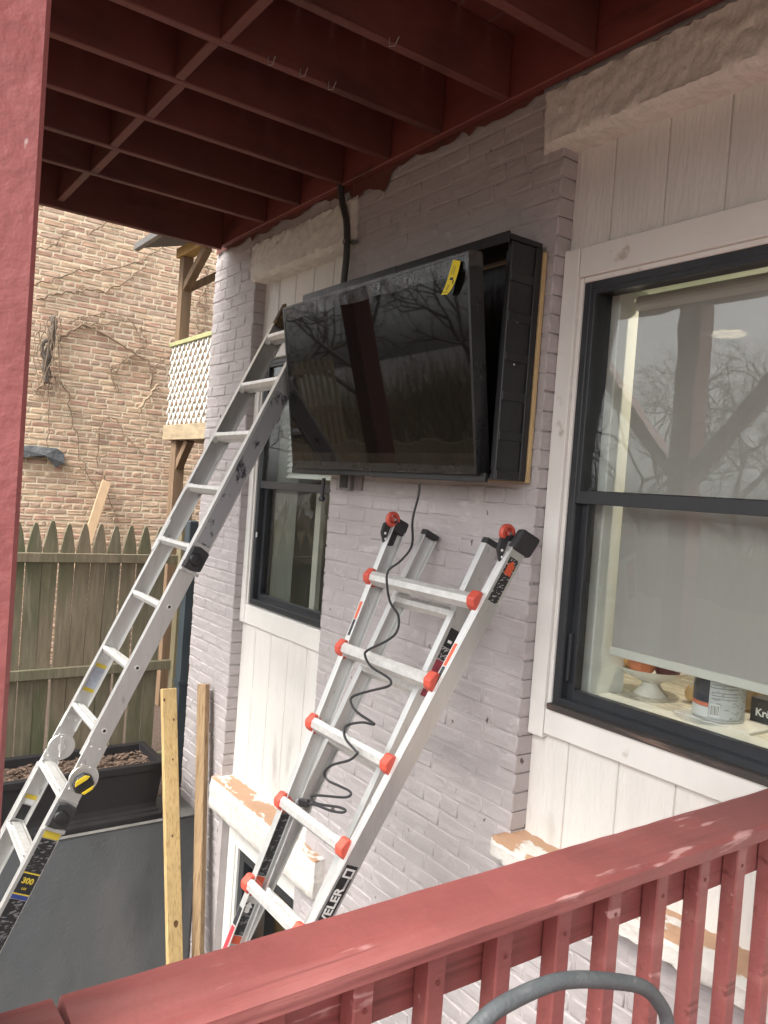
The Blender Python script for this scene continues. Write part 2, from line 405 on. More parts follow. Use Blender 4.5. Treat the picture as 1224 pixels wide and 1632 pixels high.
lay_bricks(regs, CRS, .0605, .007, bw, fs, fh, .1, rb, lambda a, z: (a, 0, z), 'X', 300, [MAUVE], score_house)
# the side of the house round the left corner
sidew = MB().box(-5.068, -4.75, .34, 6, GZ, 3.2).build('side_wall', MAUVE, house)

# lintels: rough faced stone, proud of the brick
def rough_slab(x0, x1, y0, y1, z0, z1, nx, nz, amp, rnd, taper=0):
    m = MB(); V = {}
    for i in range(nx+1):
        for k in range(nz+1):
            x = x0+(x1-x0)*i/nx; z = z0+(z1-z0)*k/nz
            e = min(i, nx-i, k, nz-k); d = 0 if e == 0 else amp*(.35+rnd.random())
            if e == 0: x += rnd.uniform(-.004, .004); z += rnd.uniform(-.005, .005)
            V[i, k] = len(m.v); m.v.append(Vector((x, y0+(.012 if e == 0 else 0)-d+amp, z)))
    for i in range(nx):
        for k in range(nz): m.f.append((V[i, k], V[i+1, k], V[i+1, k+1], V[i, k+1]))
    bl = {}
    edge = [(i, 0) for i in range(nx)]+[(nx, k) for k in range(nz)]+[(i, nz) for i in range(nx, 0, -1)]+[(0, k) for k in range(nz, 0, -1)]
    for e in edge: bl[e] = len(m.v); p = m.v[V[e]]; m.v.append(Vector((p.x, y1, p.z)))
    for a in range(len(edge)):
        b = (a+1) % len(edge); m.f.append((V[edge[b]], V[edge[a]], bl[edge[a]], bl[edge[b]]))
    m.f.append(tuple(bl[e] for e in edge)[::-1]); return m
rl = random.Random(5)
rough_slab(-4.475, -3.345, -.034, .2, 1.2, 1.432, 56, 12, .012, rl).build('lintel', LINT, house, 0, True)
rough_slab(-2.105, .3, -.036, .2, 1.262, 1.482, 110, 12, .014, rl).build('lintel', LINT, house, 0, True)

# sills: the paint has come off the tops
def peel(name, z):
    m = mat(name, (.66, .63, .58), .6, var=.08, vscale=8, bump=.6, bscale=25); add_bump(m, 14, .6, .02)
    add_layer(m, (.46, .28, .175), 5, .44, .48, (1.2, 2.2, 1), 3.3, 9, zmin=z); return m
sl_l = rough_slab(-4.485, -3.235, -.07, .12, -2.005, -1.812, 50, 8, .006, rl); sl_l.build('stone_sill', peel('peeling_sill_left', -1.818), house, 0, True)
sl_r = rough_slab(-2.05, .1, -.085, .1, -1.285, -1.205, 90, 5, .014, rl); sl_r.build('stone_sill', peel('peeling_sill_right', -1.214), house, 0, True)

# vertical siding boards, grooves between them
def siding(xs, z0, z1, y=REC):
    for a, b in zip(xs[:-1], xs[1:]):
        MB().box(a+.003, b-.003, y, y+.03, z0, z1).build('siding_board', SIDE, house, .003)
    MB().box(xs[0], xs[-1], y+.007, y+.05, z0, z1).build('siding_backing', SIDE, house)
rx = [-2.02, -1.842, -1.629, -1.416, -1.203, -.99, -.777, -.564, -.351, -.138, 0]
siding(rx, .88, 1.275); siding(rx, -1.22, -.79)
lx = [-4.462, -4.275, -4.075, -3.87, -3.665, -3.42]
siding(lx, .80, 1.215); siding(lx, -1.83, -.83)

def bar(name, m, b, parent, bevel=.003): return MB().box(*b).build(name, m, parent, bevel)
def frame_mb(x0, x1, z0, z1, w, y0, y1, wt=None, wb=None):
    wt = wt or w; wb = wb or w
    return MB().box(x0, x0+w, y0, y1, z0, z1).box(x1-w, x1, y0, y1, z0, z1).box(x0+w, x1-w, y0, y1, z1-wt, z1).box(x0+w, x1-w, y0, y1, z0, z0+wb)
# right window
rwz = bar('window_casing', TRIM, (-2.014, -1.944, .046, .11, -.835, .905), house)
bar('window_casing', TRIM, (-1.942, .0, .048, .11, .80, .905), house)
bar('window_casing', TRIM, (-1.942, .0, .05, .11, -.818, -.722), house)
bar('casing_stop', TRIM, (-1.944, -1.928, .06, .11, -.72, .80), house)
bar('casing_stop', TRIM, (-1.928, .0, .062, .11, .782, .80), house)
bar('window_sill_nosing', FRAMEW, (-1.925, -.02, .036, .12, -.724, -.702), house)
def window(x0, x1, z0, z1, zm0, zm1, label):
    w = frame_mb(x0, x1, z0, z1, .030, .07, .19, .030, .034).build('window', FRAME, house, .003); w['label'] = label
    a0, a1 = x0+.028, x1-.028
    us = frame_mb(a0+.001, a1-.001, zm0-.004, z1-.028, .018, .074, .100, .018, .045).build('upper_sash', FRAME, w, .002)
    ls = frame_mb(a0+.002, a1-.002, z0+.032, zm1, .036, .104, .134, .044, .034).build('lower_sash', FRAME, w, .002)
    MB().box(a0+.014, a1-.014, .086, .090, zm0+.035, z1-.04).build('pane', GLASS, w)
    MB().box(a0+.034, a1-.034, .117, .121, z0+.06, zm1-.04).build('pane', GLASS, w)
    MB().box(a0+.0005, a0+.008, .074, .102, z0+.035, zm0-.006).build('track', FRAME, w)
    return w
w1 = window(-1.931, .0, -.715, .785, .012, .056, 'large charcoal sash window with a grey roller shade behind the glass')
MB().box(-1.892, -1.880, .085, .103, -.62, -.45).build('sash_latch', FRAME, w1, .002)
# left window
bar('window_casing', TRIM, (-4.455, -4.398, .048, .11, -.855, .80), house)
bar('window_casing', TRIM, (-4.396, -3.44, .05, .11, .735, .80), house)
bar('window_casing', TRIM, (-4.396, -3.44, .052, .11, -.855, -.742), house)
bar('casing_stop', TRIM, (-4.398, -4.384, .06, .11, -.742, .735), house)
w2 = window(-4.384, -3.44, -.735, .735, -.03, .008, 'narrow charcoal sash window half hidden by the leaning ladder and the television')
MB().box(-4.350, -4.340, .068, .073, -.33, -.30).build('screen_clip', TRIM, w2)
# basement window under the left sill
bar('window_casing', TRIM, (-4.398, -4.31, .05, .12, GZ, -2.007), house)
bar('window_casing', TRIM, (-4.308, -3.5, .052, .12, -2.19, -2.009), house)
bar('window_casing', TRIM, (-4.308, -4.285, .06, .12, GZ, -2.19), house)
bar('window_casing', TRIM, (-3.58, -3.502, .05, .12, GZ, -2.192), house)
w3 = frame_mb(-4.284, -3.582, -3.0, -2.2, .06, .075, .15).build('window', FRAME, house, .003); w3['label'] = 'basement window with dark frame under the peeling stone sill'
MB().box(-4.23, -3.63, .11, .115, -2.95, -2.25).build('pane', GLASS, w3)
bar('window_apron', TRIM, (-4.284, -3.582, .08, .15, GZ, -3.0), house)
# rooms behind the windows (plaster shells)
def shell(x0, x1, y0, y1, z0, z1, m, name):
    t = .05; b = MB()
    b.box(x0-t, x0, y0, y1, z0, z1).box(x1, x1+t, y0, y1, z0, z1).box(x0-t, x1+t, y1, y1+t, z0, z1).box(x0-t, x1+t, y0, y1+t, z1, z1+t).box(x0-t, x1+t, y0, y1+t, z0-t, z0)
    return b.build(name, m, house)
shell(-3.1, 1.2, .345, 3.6, -1.7, 1.02, PLASTER, 'room_walls')
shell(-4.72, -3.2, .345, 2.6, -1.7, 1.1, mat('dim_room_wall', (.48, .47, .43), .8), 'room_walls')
shell(-4.7, -3.3, .345, 2.0, GZ, -2.0, DARKROOM, 'room_walls')
# reveals of the openings
MB().box(-2.01, -1.868, .192, .385, -1.22, 1.02).build('window_jamb', mat('pale_jamb_paint', (.63, .65, .61), .55, var=.03, vscale=3), house, .004)
MB().box(-1.866, .4, .192, .345, .79, 1.01).build('window_head', PLASTER, house)
MB().box(-1.866, .4, .192, .30, -1.3, -.70).build('window_bottom_wall', PLASTER, house)
MB().box(-4.46, -4.37, .192, .345, -.9, 1.05).build('window_jamb', PLASTER, house)
MB().box(-3.45, -3.42, .192, .345, -.9, 1.05).build('window_jamb', PLASTER, house)
MB().box(-4.36, -3.46, .192, .345, -.95, -.745).build('window_bottom_wall', PLASTER, house)
MB().box(-4.36, -3.46, .192, .345, .745, 1.05).build('window_head', PLASTER, house)
# red paint that ran over the brick below the ledger
pr = random.Random(3); pm = MB(); xs = [-5.05+.045*i for i in range(112)]
lowz = [1.478+.012*math.sin(i*.7)+pr.uniform(-.012, .01)-(.05 if 36 < i < 44 else 0)-(.03 if pr.random() < .06 else 0) for i in range(112)]
for i in range(111):
    if xs[i] > -2.15 or xs[i] < -3.35 and False: continue
    yy = -.010 if not (-4.5 < xs[i] < -3.4) else -.012
    pm.add([(xs[i], yy, lowz[i]), (xs[i+1], yy, lowz[i+1]), (xs[i+1], yy, 1.52), (xs[i], yy, 1.52)], [(0, 1, 2, 3)])
pm.build('red_paint_overrun', RED_SHADED, house)

# ------------------------------------------------------------------ UPPER DECK
deck = empty('upper_deck', (-2.5, -1.0, 1.5), 'dark red upper deck with open joists spanning over the wall', 'deck')
JB, JT = 1.5, 1.735
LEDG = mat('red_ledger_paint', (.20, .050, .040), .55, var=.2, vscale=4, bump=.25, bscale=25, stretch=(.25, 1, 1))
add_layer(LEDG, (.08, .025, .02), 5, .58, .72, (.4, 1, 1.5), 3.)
bar('ledger_board', LEDG, (-4.91, 2.0, -.052, -.012, JB-.004, JT), deck, .004)
jx = [-4.45+0, -4.27, -3.865, -3.443, -3.04, -2.672, -2.28, -1.87, -1.46, -1.05, -.64, -.23, .18, .59, 1.0, 1.41, 1.82][1:]
for x in jx: bar('joist', RED_SHADED, (x-.019, x+.019, -2.13, -.054, JB, JT), deck, .004)
bar('rim_joist', RED_SHADED, (-4.905, -4.865, -2.13, -.054, JB-.03, JT), deck, .004)
bar('rim_joist', RED_SHADED, (-4.863, 2.0, -2.17, -2.132, JB, JT), deck, .004)
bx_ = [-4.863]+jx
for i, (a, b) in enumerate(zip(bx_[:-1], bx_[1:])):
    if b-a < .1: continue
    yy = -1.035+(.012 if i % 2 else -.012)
    bar('blocking', RED_SHADED, (a+.021, b-.021, yy-.019, yy+.019, JB+.002, JT), deck, .003)
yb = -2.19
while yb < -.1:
    bar('deck_board', RED_SHADED, (-4.93, 2.03, yb, yb+.138, JT+.002, JT+.034), deck, .004); yb += .144
bar('beam', RED, (-4.9, 2.0, -2.06, -1.925, 1.262, 1.497), deck, .005)
HOOK = mat('white_wire', (.28, .26, .25), .4)
for a, b in (((595, 100), (620, 74)), ((418, 118), (427, 104)), ((468, 132), (478, 122)), ((516, 158), (523, 143))):
    P = [onY(q, 0) for q in (a, b)]
    x0 = min(jx, key=lambda x: abs(x-0)); 
    A = on_plane(b, (0, 0, 1.505), Vector((0, 0, 1))); x = min(jx, key=lambda x: abs(x-A.x)); A = onX(b, x+.022); 
    MB().tube([A+Vector((0, 0, .03)), A, A+Vector((.035, .0, -.012)), A+Vector((.055, 0, .01))], .0016, 5).build('wire_hook', HOOK, deck)
# posts (each one a thing)
def post(x0, x1, y0, y1, z1, label, m=REDP):
    e = empty('deck_post', ((x0+x1)/2, (y0+y1)/2, GZ), label, 'post', 'red posts carrying the upper deck')
    MB().box(x0, x1, y0, y1, GZ, z1).build('shaft', m, e, .006); return e
post(-1.082, -.94, -2.058, -1.916, 1.26, 'thick red post at the left edge beside the handrail end')
pB = post(-2.97, -2.83, -2.058, -1.918, 1.26, 'red post with diagonal braces reflected in the large window')
for s in (-1, 1):
    MB().beam((-2.9+s*.07, -1.99, .25), (-2.9+s*.95, -1.99, 1.25), .09, .09, (0, 1, 0)).build('knee_brace', RED, pB, .004)
post(-5.06, -4.90, -1.86, -1.70, 1.466, 'red corner post reflected in the dark television screen', RED_SHADED)  # darker red paints the shade onto this post
post(.9, 1.04, -2.058, -1.918, 1.26, 'red post behind the viewer at the far end of the landing')

# ------------------------------------------------------------------ LANDING and RAILING
land = empty('landing', (.1, -2, GZ), 'red plank landing on posts below the handrail', 'landing')
yb = -3.9
while yb < -.14:
    bar('floor_board', RED, (-1.1, 1.25, yb, yb+.138, -1.69, -1.655), land, .004); yb += .145
for x in (-1.06, -.5, .1, .7, 1.2): bar('floor_joist', RED, (x-.019, x+.019, -3.88, -.12, -1.9, -1.692), land)
for x in (-.99, 1.1):
    for y in (-3.8, -.3): bar('floor_post', RED, (x-.045, x+.045, y-.045, y+.045, GZ, -1.902), land)
rail = empty('deck_railing', (-1.0, -1, -1.655), 'weathered red wooden railing with square balusters in the foreground', 'railing')
def cap_board(y0, y1, seed):
    r = random.Random(seed); m = MB(); n = max(2, int((y1-y0)/.05)); pr_ = [(-.07, 0), (.07, 0), (.07, .0265), (.062, .035), (-.062, .035), (-.07, .0265)]
    k = len(pr_); 
    for i in range(n+1):
        y = y0+(y1-y0)*i/n
        for a, b in pr_:
            yy = y+(r.uniform(-.005, .005) if i in (0, n) else 0)
            m.v.append(Vector((-1.01+a+r.uniform(-.0008, .0008), yy, -.735+b+r.uniform(-.0007, .0007))))
    for i in range(n):
        for j in range(k): m.f.append((i*k+j, i*k+(j+1) % k, (i+1)*k+(j+1) % k, (i+1)*k+j))
    m.f += [tuple(range(k))[::-1], tuple(n*k+j for j in range(k))]
    return m
cap_board(-1.806, .044, 1).build('cap_board', RED, rail)
cb = cap_board(-1.914, -1.815, 2).build('cap_board', RED, rail); cb['label'] = 'short split piece of handrail cap beside the post'
bar('top_rail', RED, (-1.048, -1.010, -1.914, .044, -.862, -.737), rail, .004)
bar('bottom_rail', RED, (-1.048, -1.010, -1.914, .044, -1.58, -1.49), rail, .004)
rr = random.Random(9)
for k in range(-5, 8):
    yc = -1.078+.1512*k
    if yc > .02: continue
    e = rr.uniform(-.003, .003)
    b = MB().box(-1.008, -.970, yc-.019+e, yc+.019+e, -1.62, -.738).build('baluster', RED, rail, .003)
    c = Vector((-.9695, yc+e+.002, -.80)); MB().lathe([(.0045, 0), (.0045, .001), (.002, .0014)], c, (1, 0, 0), 8).build('screw_head', mat('painted_screw', (.16, .035, .033), .4), b)

# ------------------------------------------------------------------ RETAINING WALL, FENCE, TERRACE
ret = empty('retaining_wall', (-4.9, -2, GZ), 'charcoal grey stucco retaining wall carrying the black planter', 'wall')
MB().box(-5.1, -4.742, -6, -.004, GZ, -2.158).build('wall_body', GREYW, ret, .012, seg=2)
MB().box(-5.1, -4.737, -6, -.004, -2.156, -2.148).build('wall_top', CEM, ret, .003)
fence = empty('picket_fence', (-5.6, -.8, -2.17), 'old brown wooden picket fence with pointed tops behind the planter', 'fence')
rf = random.Random(21)
FENCES = []
for i in range(3):
    m = mat('picket_wood_%d' % i, [(.20, .165, .11), (.17, .15, .10), (.185, .165, .11)][i], .85, var=.28, vscale=6, bump=.3, bscale=40, stretch=(5, 5, .6))
    add_layer(m, (.105, .115, .06), 3, .46, .7, (1, 1, .6), 2.+i, 5); add_layer(m, (.26, .22, .16), 9, .58, .74, (3, 3, .3), 6.+i, 4)
    FENCES.append(m)
yy = -.906-.1053*14
while yy < .03:
    z1 = -.365+rf.uniform(-.012, .012); w = .0485; lean = rf.uniform(-.012, .012)-.012
    poly = [(-w, -2.17-z1), (w, -2.17-z1), (w, -.215), (w*.9, -.16), (w*.55, -.065), (w*.22, -.006), (0, 0), (-w*.22, -.006), (-w*.55, -.065), (-w*.9, -.16), (-w, -.215)]
    O = Vector((-5.6+rf.uniform(-.003, .003), yy, z1))
    MB().extrude(poly, O, (0, 1, 0), (0, -lean, 1), (-1, 0, 0), .018).build('picket', FENCES[rf.randrange(3)], fence, .0015)
    yy += .1053
MB().beam((-5.582, -2.4, -.597), (-5.582, .06, -.602), .034, .062).build('fence_rail', FENCES[0], fence, .003)
MB().beam((-5.582, -2.4, -1.395), (-5.582, .06, -1.372), .034, .068).build('fence_rail', FENCES[2], fence, .003)
MB().beam((-5.582, -2.4, -2.05), (-5.582, .06, -2.05), .034, .068).build('fence_rail', FENCES[2], fence, .003)
MB().box(-5.60, -5.52, .062, .132, -2.17, -.12).build('fence_post', mat('greenish_post', (.20, .17, .10), .8, var=.2, vscale=6, stretch=(4, 4, .5)), fence, .004)
ds = empty('downspout', (-5.25, .06, GZ), 'dark slate downspout running down the house corner next to the fence', 'downspout')
SLATE = mat('slate_downspout', (.05, .065, .075), .5, var=.15, vscale=5)
MB().box(-5.35, -5.27, .015, .085, -2.17, -.30).build('pipe', SLATE, ds, .008)
MB().box(-5.355, -5.265, .01, .09, -1.45, -1.42).build('strap', SLATE, ds)

# planter
pl = empty('planter', (-5.0, -.62, -2.148), 'long black moulded planter trough on the retaining wall', 'planter')
def trough(x0, x1, y0, y1):
    m = MB(); layers = [(0, .0), (.035, .0), (.045, -.016), (.06, -.018), (.065, -.03), (.10, -.034), (.30, -.012), (.315, .0), (.36, .006)]
    z0 = -2.146; k = 4
    for h, o in layers:
        for a, b in ((x0-o, y0-o), (x1+o, y0-o), (x1+o, y1+o), (x0-o, y1+o)): m.v.append(Vector((a, b, z0+h)))
    for h, o in ((.36, -.035), (.24, -.05)):
        for a, b in ((x0-o, y0-o), (x1+o, y0-o), (x1+o, y1+o), (x0-o, y1+o)): m.v.append(Vector((a, b, z0+h)))
    n = len(layers)+2
    for i in range(n-1):
        for j in range(4): m.f.append((i*4+j, i*4+(j+1) % 4, (i+1)*4+(j+1) % 4, (i+1)*4+j))
    m.f += [(3, 2, 1, 0), tuple((n-1)*4+j for j in range(4))]
    return m
PLAST = mat('black_planter_plastic', (.016, .015, .017), .45, var=.2, vscale=10, bump=.05, bscale=60)
trough(-5.19, -4.765, -1.46, -.235).build('trough', PLAST, pl, .004)
sm = MB(); rs = random.Random(4); ny, nx = 60, 20; VV = {}
for i in range(nx+1):
    for j in range(ny+1):
        VV[i, j] = len(sm.v); sm.v.append(Vector((-5.15+.345*i/nx, -1.42+1.145*j/ny, -1.845+rs.uniform(-.012, .014))))
for i in range(nx):
    for j in range(ny): sm.f.append((VV[i, j], VV[i+1, j], VV[i+1, j+1], VV[i, j+1]))
so_ = sm.build('soil', SOIL, pl); so_['kind'] = 'stuff'
cm = MB()
for i in range(900):
    p = Vector((rs.uniform(-5.14, -4.81), rs.uniform(-1.41, -.28), -1.835+rs.uniform(0, .012))); a = rs.uniform(0, 6.28); l = rs.uniform(.008, .022)
    d = Vector((math.cos(a), math.sin(a), rs.uniform(-.3, .5)))*l; s_ = Vector((-math.sin(a), math.cos(a), rs.uniform(-.4, .4)))*l*.5
    cm.add([p-d, p+s_, p+d, p-s_], [(0, 1, 2, 3)])
co = cm.build('mulch_chips', mat('mulch_chip', (.13, .085, .06), .9, var=.6, vscale=90), pl); co['kind'] = 'stuff'

# ------------------------------------------------------------------ BRICK BUILDING beyond the fence
bb = empty('brick_building', (-9.3, 1, GZ), 'tall old orange brown brick building wall overgrown with dry vines', 'building')
MORT = mat('cream_mortar', (.66, .57, .42), .9, var=.12, vscale=5, bump=.5, bscale=40)
mw = MB().box(-9.6, -9.206, -2.4, 6, GZ, 7).build('brick_wall', MORT, bb)
cols = [(.47, .325, .225), (.49, .345, .24), (.45, .295, .205), (.51, .37, .25), (.43, .30, .22), (.46, .29, .21), (.50, .36, .255), (.41, .285, .21)]
BM = []
for i, c in enumerate(cols):
    m = mat('old_brick_%d' % i, c, .9, var=.22, vscale=9, bump=.4, bscale=50); add_layer(m, (.56, .47, .33), 10, .60, .72, (1, 1, 1), i*1.7, 5); add_layer(m, (.17, .12, .09), 1.1, .60, .78, (1, 1, 1), 2.4, 6); BM.append(m)
rbb = random.Random(31); vs_, vh_ = [], []
for i in range(16):
    me = brick_mesh('old_brick', .2, .053, .05, rbb, .006, .003); me.materials.append(BM[i % 8]); vs_.append((me, .2))
for i in range(8):
    me = brick_mesh('old_brick_end', .095, .053, .05, rbb, .006, .003); me.materials.append(BM[i]); vh_.append((me, .095))
def score_bb(P, ln):
    q = pix(P)
    if not q or not (40 < q[0] < 345 and 310 < q[1] < 850): return -1
    return ln*(1 if q[0] < 270 else .6)/q[2]/q[2]
# bricks of the visible stretch carry their own colours; those further off are joined
lay_bricks([(-2.4, 3.2, -2.2, -2.2+.0672*84, 1)], .0672, .056, .014, mw, vs_, vh_, .05, rbb, lambda a, z: (-9.2, a, z), 'Y', 300, BM, score_bb, hl=.095)
# vines on the brick wall
def Z3(x, y): return (x*.3758, 300+y*.3758)
vn = 0
def vine(pts, r0, r1, label=None, lift=.03):
    P = smooth_path([onX(Z3(*p), -9.2+lift) for p in pts], 4); rv = random.Random(len(pts)*7+int(pts[0][0]))
    P = [p+Vector((abs(rv.gauss(0, .006)), rv.gauss(0, .012), rv.gauss(0, .012))) for p in P]
    r0 *= .75; r1 *= .75; n = len(P); return MB().tube(P, [r0+(r1-r0)*i/(n-1) for i in range(n)], 6)
def vine_thing(label, main, twigs):
    e = empty('climbing_vine', onX(Z3(*main[0][0][0]), -9.17), label, 'vine', 'dry vines on the brick wall')
    for pts, a, b in main: vine(pts, a, b).build('stem', VINE, e, 0, True)
    rv = random.Random(int(main[0][0][0][0]))
    for pts, a, b in main:
        for _ in range(twigs):
            q = rv.choice(pts); ang = rv.uniform(0, 6.28); l = rv.uniform(15, 60); p1 = (q[0]+l*.5*math.cos(ang)+rv.uniform(-8, 8), q[1]+l*.5*math.sin(ang)); p2 = (q[0]+l*math.cos(ang), q[1]+l*math.sin(ang)+10)
            vine([q, p1, p2], .004, .002).build('twig', VINE, e)
vine_thing('long dry vine sweeping across the upper brick wall to the porch roof', [([(160, 405), (260, 375), (330, 350), (450, 345), (560, 320), (620, 300), (700, 235), (740, 195)], .016, .008), ([(150, 470), (230, 450), (300, 440), (360, 430), (480, 425), (560, 380), (620, 320)], .016, .01)], 6)
vine_thing('thick arching vine stems beside the dead trunk stub', [([(245, 640), (300, 605), (360, 582), (430, 615), (520, 670), (590, 710), (640, 760), (640, 850)], .024, .010), ([(360, 582), (430, 575), (520, 565), (560, 570), (600, 640)], .012, .006), ([(300, 560), (380, 540), (440, 530), (510, 545)], .012, .006)], 8)
vine_thing('tangle of thin creepers in the middle of the brick wall', [([(480, 790), (520, 730), (570, 700), (620, 650), (600, 600)], .009, .005), ([(500, 850), (470, 770), (540, 740), (610, 720)], .008, .005), ([(640, 850), (655, 760), (680, 735), (740, 705)], .010, .006)], 14)
vine_thing('long hanging tendril running down to the grey patch', [([(205, 800), (203, 950), (203, 1100)], .008, .006), ([(215, 790), (270, 850), (300, 950), (325, 1080), (370, 1200), (420, 1320)], .010, .006), ([(150, 860), (190, 830), (205, 800)], .02, .014)], 5)
vine_thing('low looping creeper above the fence points', [([(410, 1180), (415, 1050), (440, 985), (490, 980), (530, 1040), (590, 1120)], .008, .005), ([(260, 1170), (350, 1190), (430, 1225), (470, 1330), (510, 1420)], .008, .005)], 6)
vine_thing('thin vine slanting over the top left of the brick wall', [([(370, 195), (430, 165), (485, 125)], .014, .010), ([(160, 260), (220, 245), (270, 200), (320, 160)], .009, .005)], 5)
vine_thing('dry vine hanging on the brick behind the porch post', [([(880, 330), (880, 400), (870, 440), (875, 520)], .014, .01), ([(870, 440), (840, 480), (835, 560), (850, 640)], .01, .006), ([(875, 520), (860, 600), (830, 640)], .01, .006)], 12)
e = empty('broken_branch', onX(Z3(580, 950), -9.1), 'short bare broken branch leaning on the brick wall', 'branch')
vine([(580, 950), (610, 910), (640, 870), (668, 830)], .026, .018, lift=.08).build('stick', mat('pale_stick', (.36, .27, .18), .8, var=.2, vscale=20), e)
st = empty('dead_trunk', onX(Z3(205, 800), -9.1), 'dead grey vine trunk stub clinging to the brick wall', 'trunk')
vine([(205, 815), (200, 760), (212, 680), (222, 600), (228, 545)], .06, .05, lift=.09).build('stub', BARK, st)
vine([(205, 815), (180, 700), (190, 650), (215, 640)], .035, .02, lift=.12).build('stub_branch', BARK, st)
for k in range(10):
    rv = random.Random(k+50); x = rv.uniform(165, 250); vine([(x, rv.uniform(540, 600)), (x+rv.uniform(-25, 25), 680), (x+rv.uniform(-40, 40), rv.uniform(760, 900))], .008, .005, lift=.15).build('root', VINE, st)
pc = empty('tar_patch', onX(Z3(190, 1150), -9.19), 'torn dark grey patch stuck on the brick wall', 'patch')
rp_ = random.Random(2); out = [(60, 1095), (120, 1092), (180, 1098), (240, 1102), (270, 1130), (262, 1165), (235, 1180), (215, 1160), (205, 1135), (170, 1140), (120, 1138), (60, 1142)]
poly = [onX(Z3(*p), -9.19) for p in out]; c0 = sum(poly, Vector())/len(poly)
m = MB(); n = len(poly)
m.v += [p for p in poly]+[p+Vector((.035+rp_.uniform(0, .03), rp_.uniform(-.01, .01), rp_.uniform(-.01, .01))) for p in poly]+[c0+Vector((.08, 0, 0))]
for i in range(n): m.f += [(i, (i+1) % n, n+(i+1) % n, n+i), (n+i, n+(i+1) % n, 2*n)]
m.build('patch', mat('torn_slate_grey', (.09, .095, .10), .6, var=.4, vscale=14, bump=.8, bscale=30), pc)
lb = empty('leaning_board', onX(Z3(385, 1430), -9.0), 'pale plank leaning on the brick wall behind the fence points', 'board')
A, B = onX(Z3(452, 1243), -9.12), onX(Z3(330, 1620), -8.8)
MB().beam(A, B, .03, .10, (1, 0, 0)).build('plank', mat('pale_plank', (.48, .33, .20), .75, var=.15, vscale=6), lb, .003)

# ------------------------------------------------------------------ NEIGHBOUR PORCH
po = empty('neighbour_porch', (-6.6, 1.0, -2.17), 'narrow brown wooden porch with white lattice between brick wall and house', 'porch')
PY = .6
GR = mat('green_top_rail', (.30, .30, .15), .7, var=.2, vscale=8)
def pbar(n, m, b): return bar(n, m, b, po, .004)
MB().box(-7.40, -7.30, PY-.0, PY+.1, 1.235, 2.06).build('post', PORCHW, po, .004)
MB().box(-7.34, -7.22, PY+.01, PY+.11, -2.17, .34).build('post', PORCHW, po, .004)
MB().box(-5.6, -5.5, PY+.01, PY+.11, -2.17, 2.06).build('post', PORCHW, po, .004)
pbar('beam', mat('ochre_beam', (.42, .27, .10), .7, var=.2, vscale=6), (-7.45, -5.4, PY-.02, PY+.10, 2.06, 2.15))
pbar('deck_edge', mat('stained_porch_board', (.30, .235, .15), .8, var=.35, vscale=5, stretch=(1, 1, 3)), (-7.47, -5.4, PY-.03, PY+1.3, .335, .475))
pbar('rail_cap', GR, (-7.46, -5.4, PY-.03, PY+.05, 1.215, 1.255))
MB().beam((-7.35, PY+.05, 1.75), (-6.85, PY+.05, 2.06), .07, .07, (0, 1, 0)).build('brace', PORCHW, po, .003)
MB().beam((-7.35, PY+.05, 1.75), (-7.35, PY+.5, 2.06), .07, .07, (1, 0, 0)).build('brace', PORCHW, po, .003)
MB().beam((-7.28, PY+.06, .05), (-7.0, PY+.06, .34), .07, .07, (0, 1, 0)).build('brace', PORCHW, po, .003)
rfm = MB().add([(-7.75, PY-.28, 2.155), (-5.3, PY-.28, 2.155), (-5.3, PY+1.4, 2.64), (-7.75, PY+1.4, 2.64), (-7.75, PY-.28, 2.19), (-5.3, PY-.28, 2.19), (-5.3, PY+1.4, 2.68), (-7.75, PY+1.4, 2.68)], [(0, 3, 2, 1), (4, 5, 6, 7), (0, 1, 5, 4), (1, 2, 6, 5), (2, 3, 7, 6), (3, 0, 4, 7)])
rfm.build('roof', mat('dark_roof_felt', (.05, .05, .052), .7, var=.2, vscale=8), po)
MB().box(-7.78, -5.3, PY-.32, PY-.27, 2.13, 2.20).build('gutter', mat('grey_gutter', (.13, .13, .13), .45, var=.1, vscale=6), po, .006)
# lattice: every slat
def lat(z0, z1, x0, x1, sgn, y):
    k = 0; step = .112; w = .024; h = z1-z0; run = h*.9
    x = x0-run
    while x < x1+run:
        a, b = (x, x+run) if sgn > 0 else (x+run, x)
        za, zb = z0, z1; xa, xb = a, b
        # clip to x0..x1
        def cl(xa, za, xb, zb):
            if xa > xb: r_ = cl(xb, zb, xa, za); return None if r_ is None else (r_[2], r_[3], r_[0], r_[1])
            if xb <= x0+.02 or xa >= x1-.02: return None
            if xa < x0: za = za+(zb-za)*(x0-xa)/(xb-xa); xa = x0
            if xb > x1: zb = za+(zb-za)*(x1-xa)/(xb-xa); xb = x1
            return xa, za, xb, zb
        c_ = cl(xa, za, xb, zb)
        if c_ and abs(c_[3]-c_[1]) > .06:
            MB().beam((c_[0], y, c_[1]), (c_[2], y, c_[3]), .008, w, (0, 1, 0)).build('lattice_slat', LATT, po)
        x += step
lat(.478, 1.213, -7.44, -5.62, 1, PY-.012); lat(.478, 1.213, -7.44, -5.62, -1, PY-.003)

# ================================================================== LADDERS
X1 = Vector((1, 0, 0))
def channel(s, w, D, t=.005): return [(0, 0), (s*w, 0), (s*w, -t), (s*t, -t), (s*t, -D+t), (s*w, -D+t), (s*w, -D), (0, -D)]
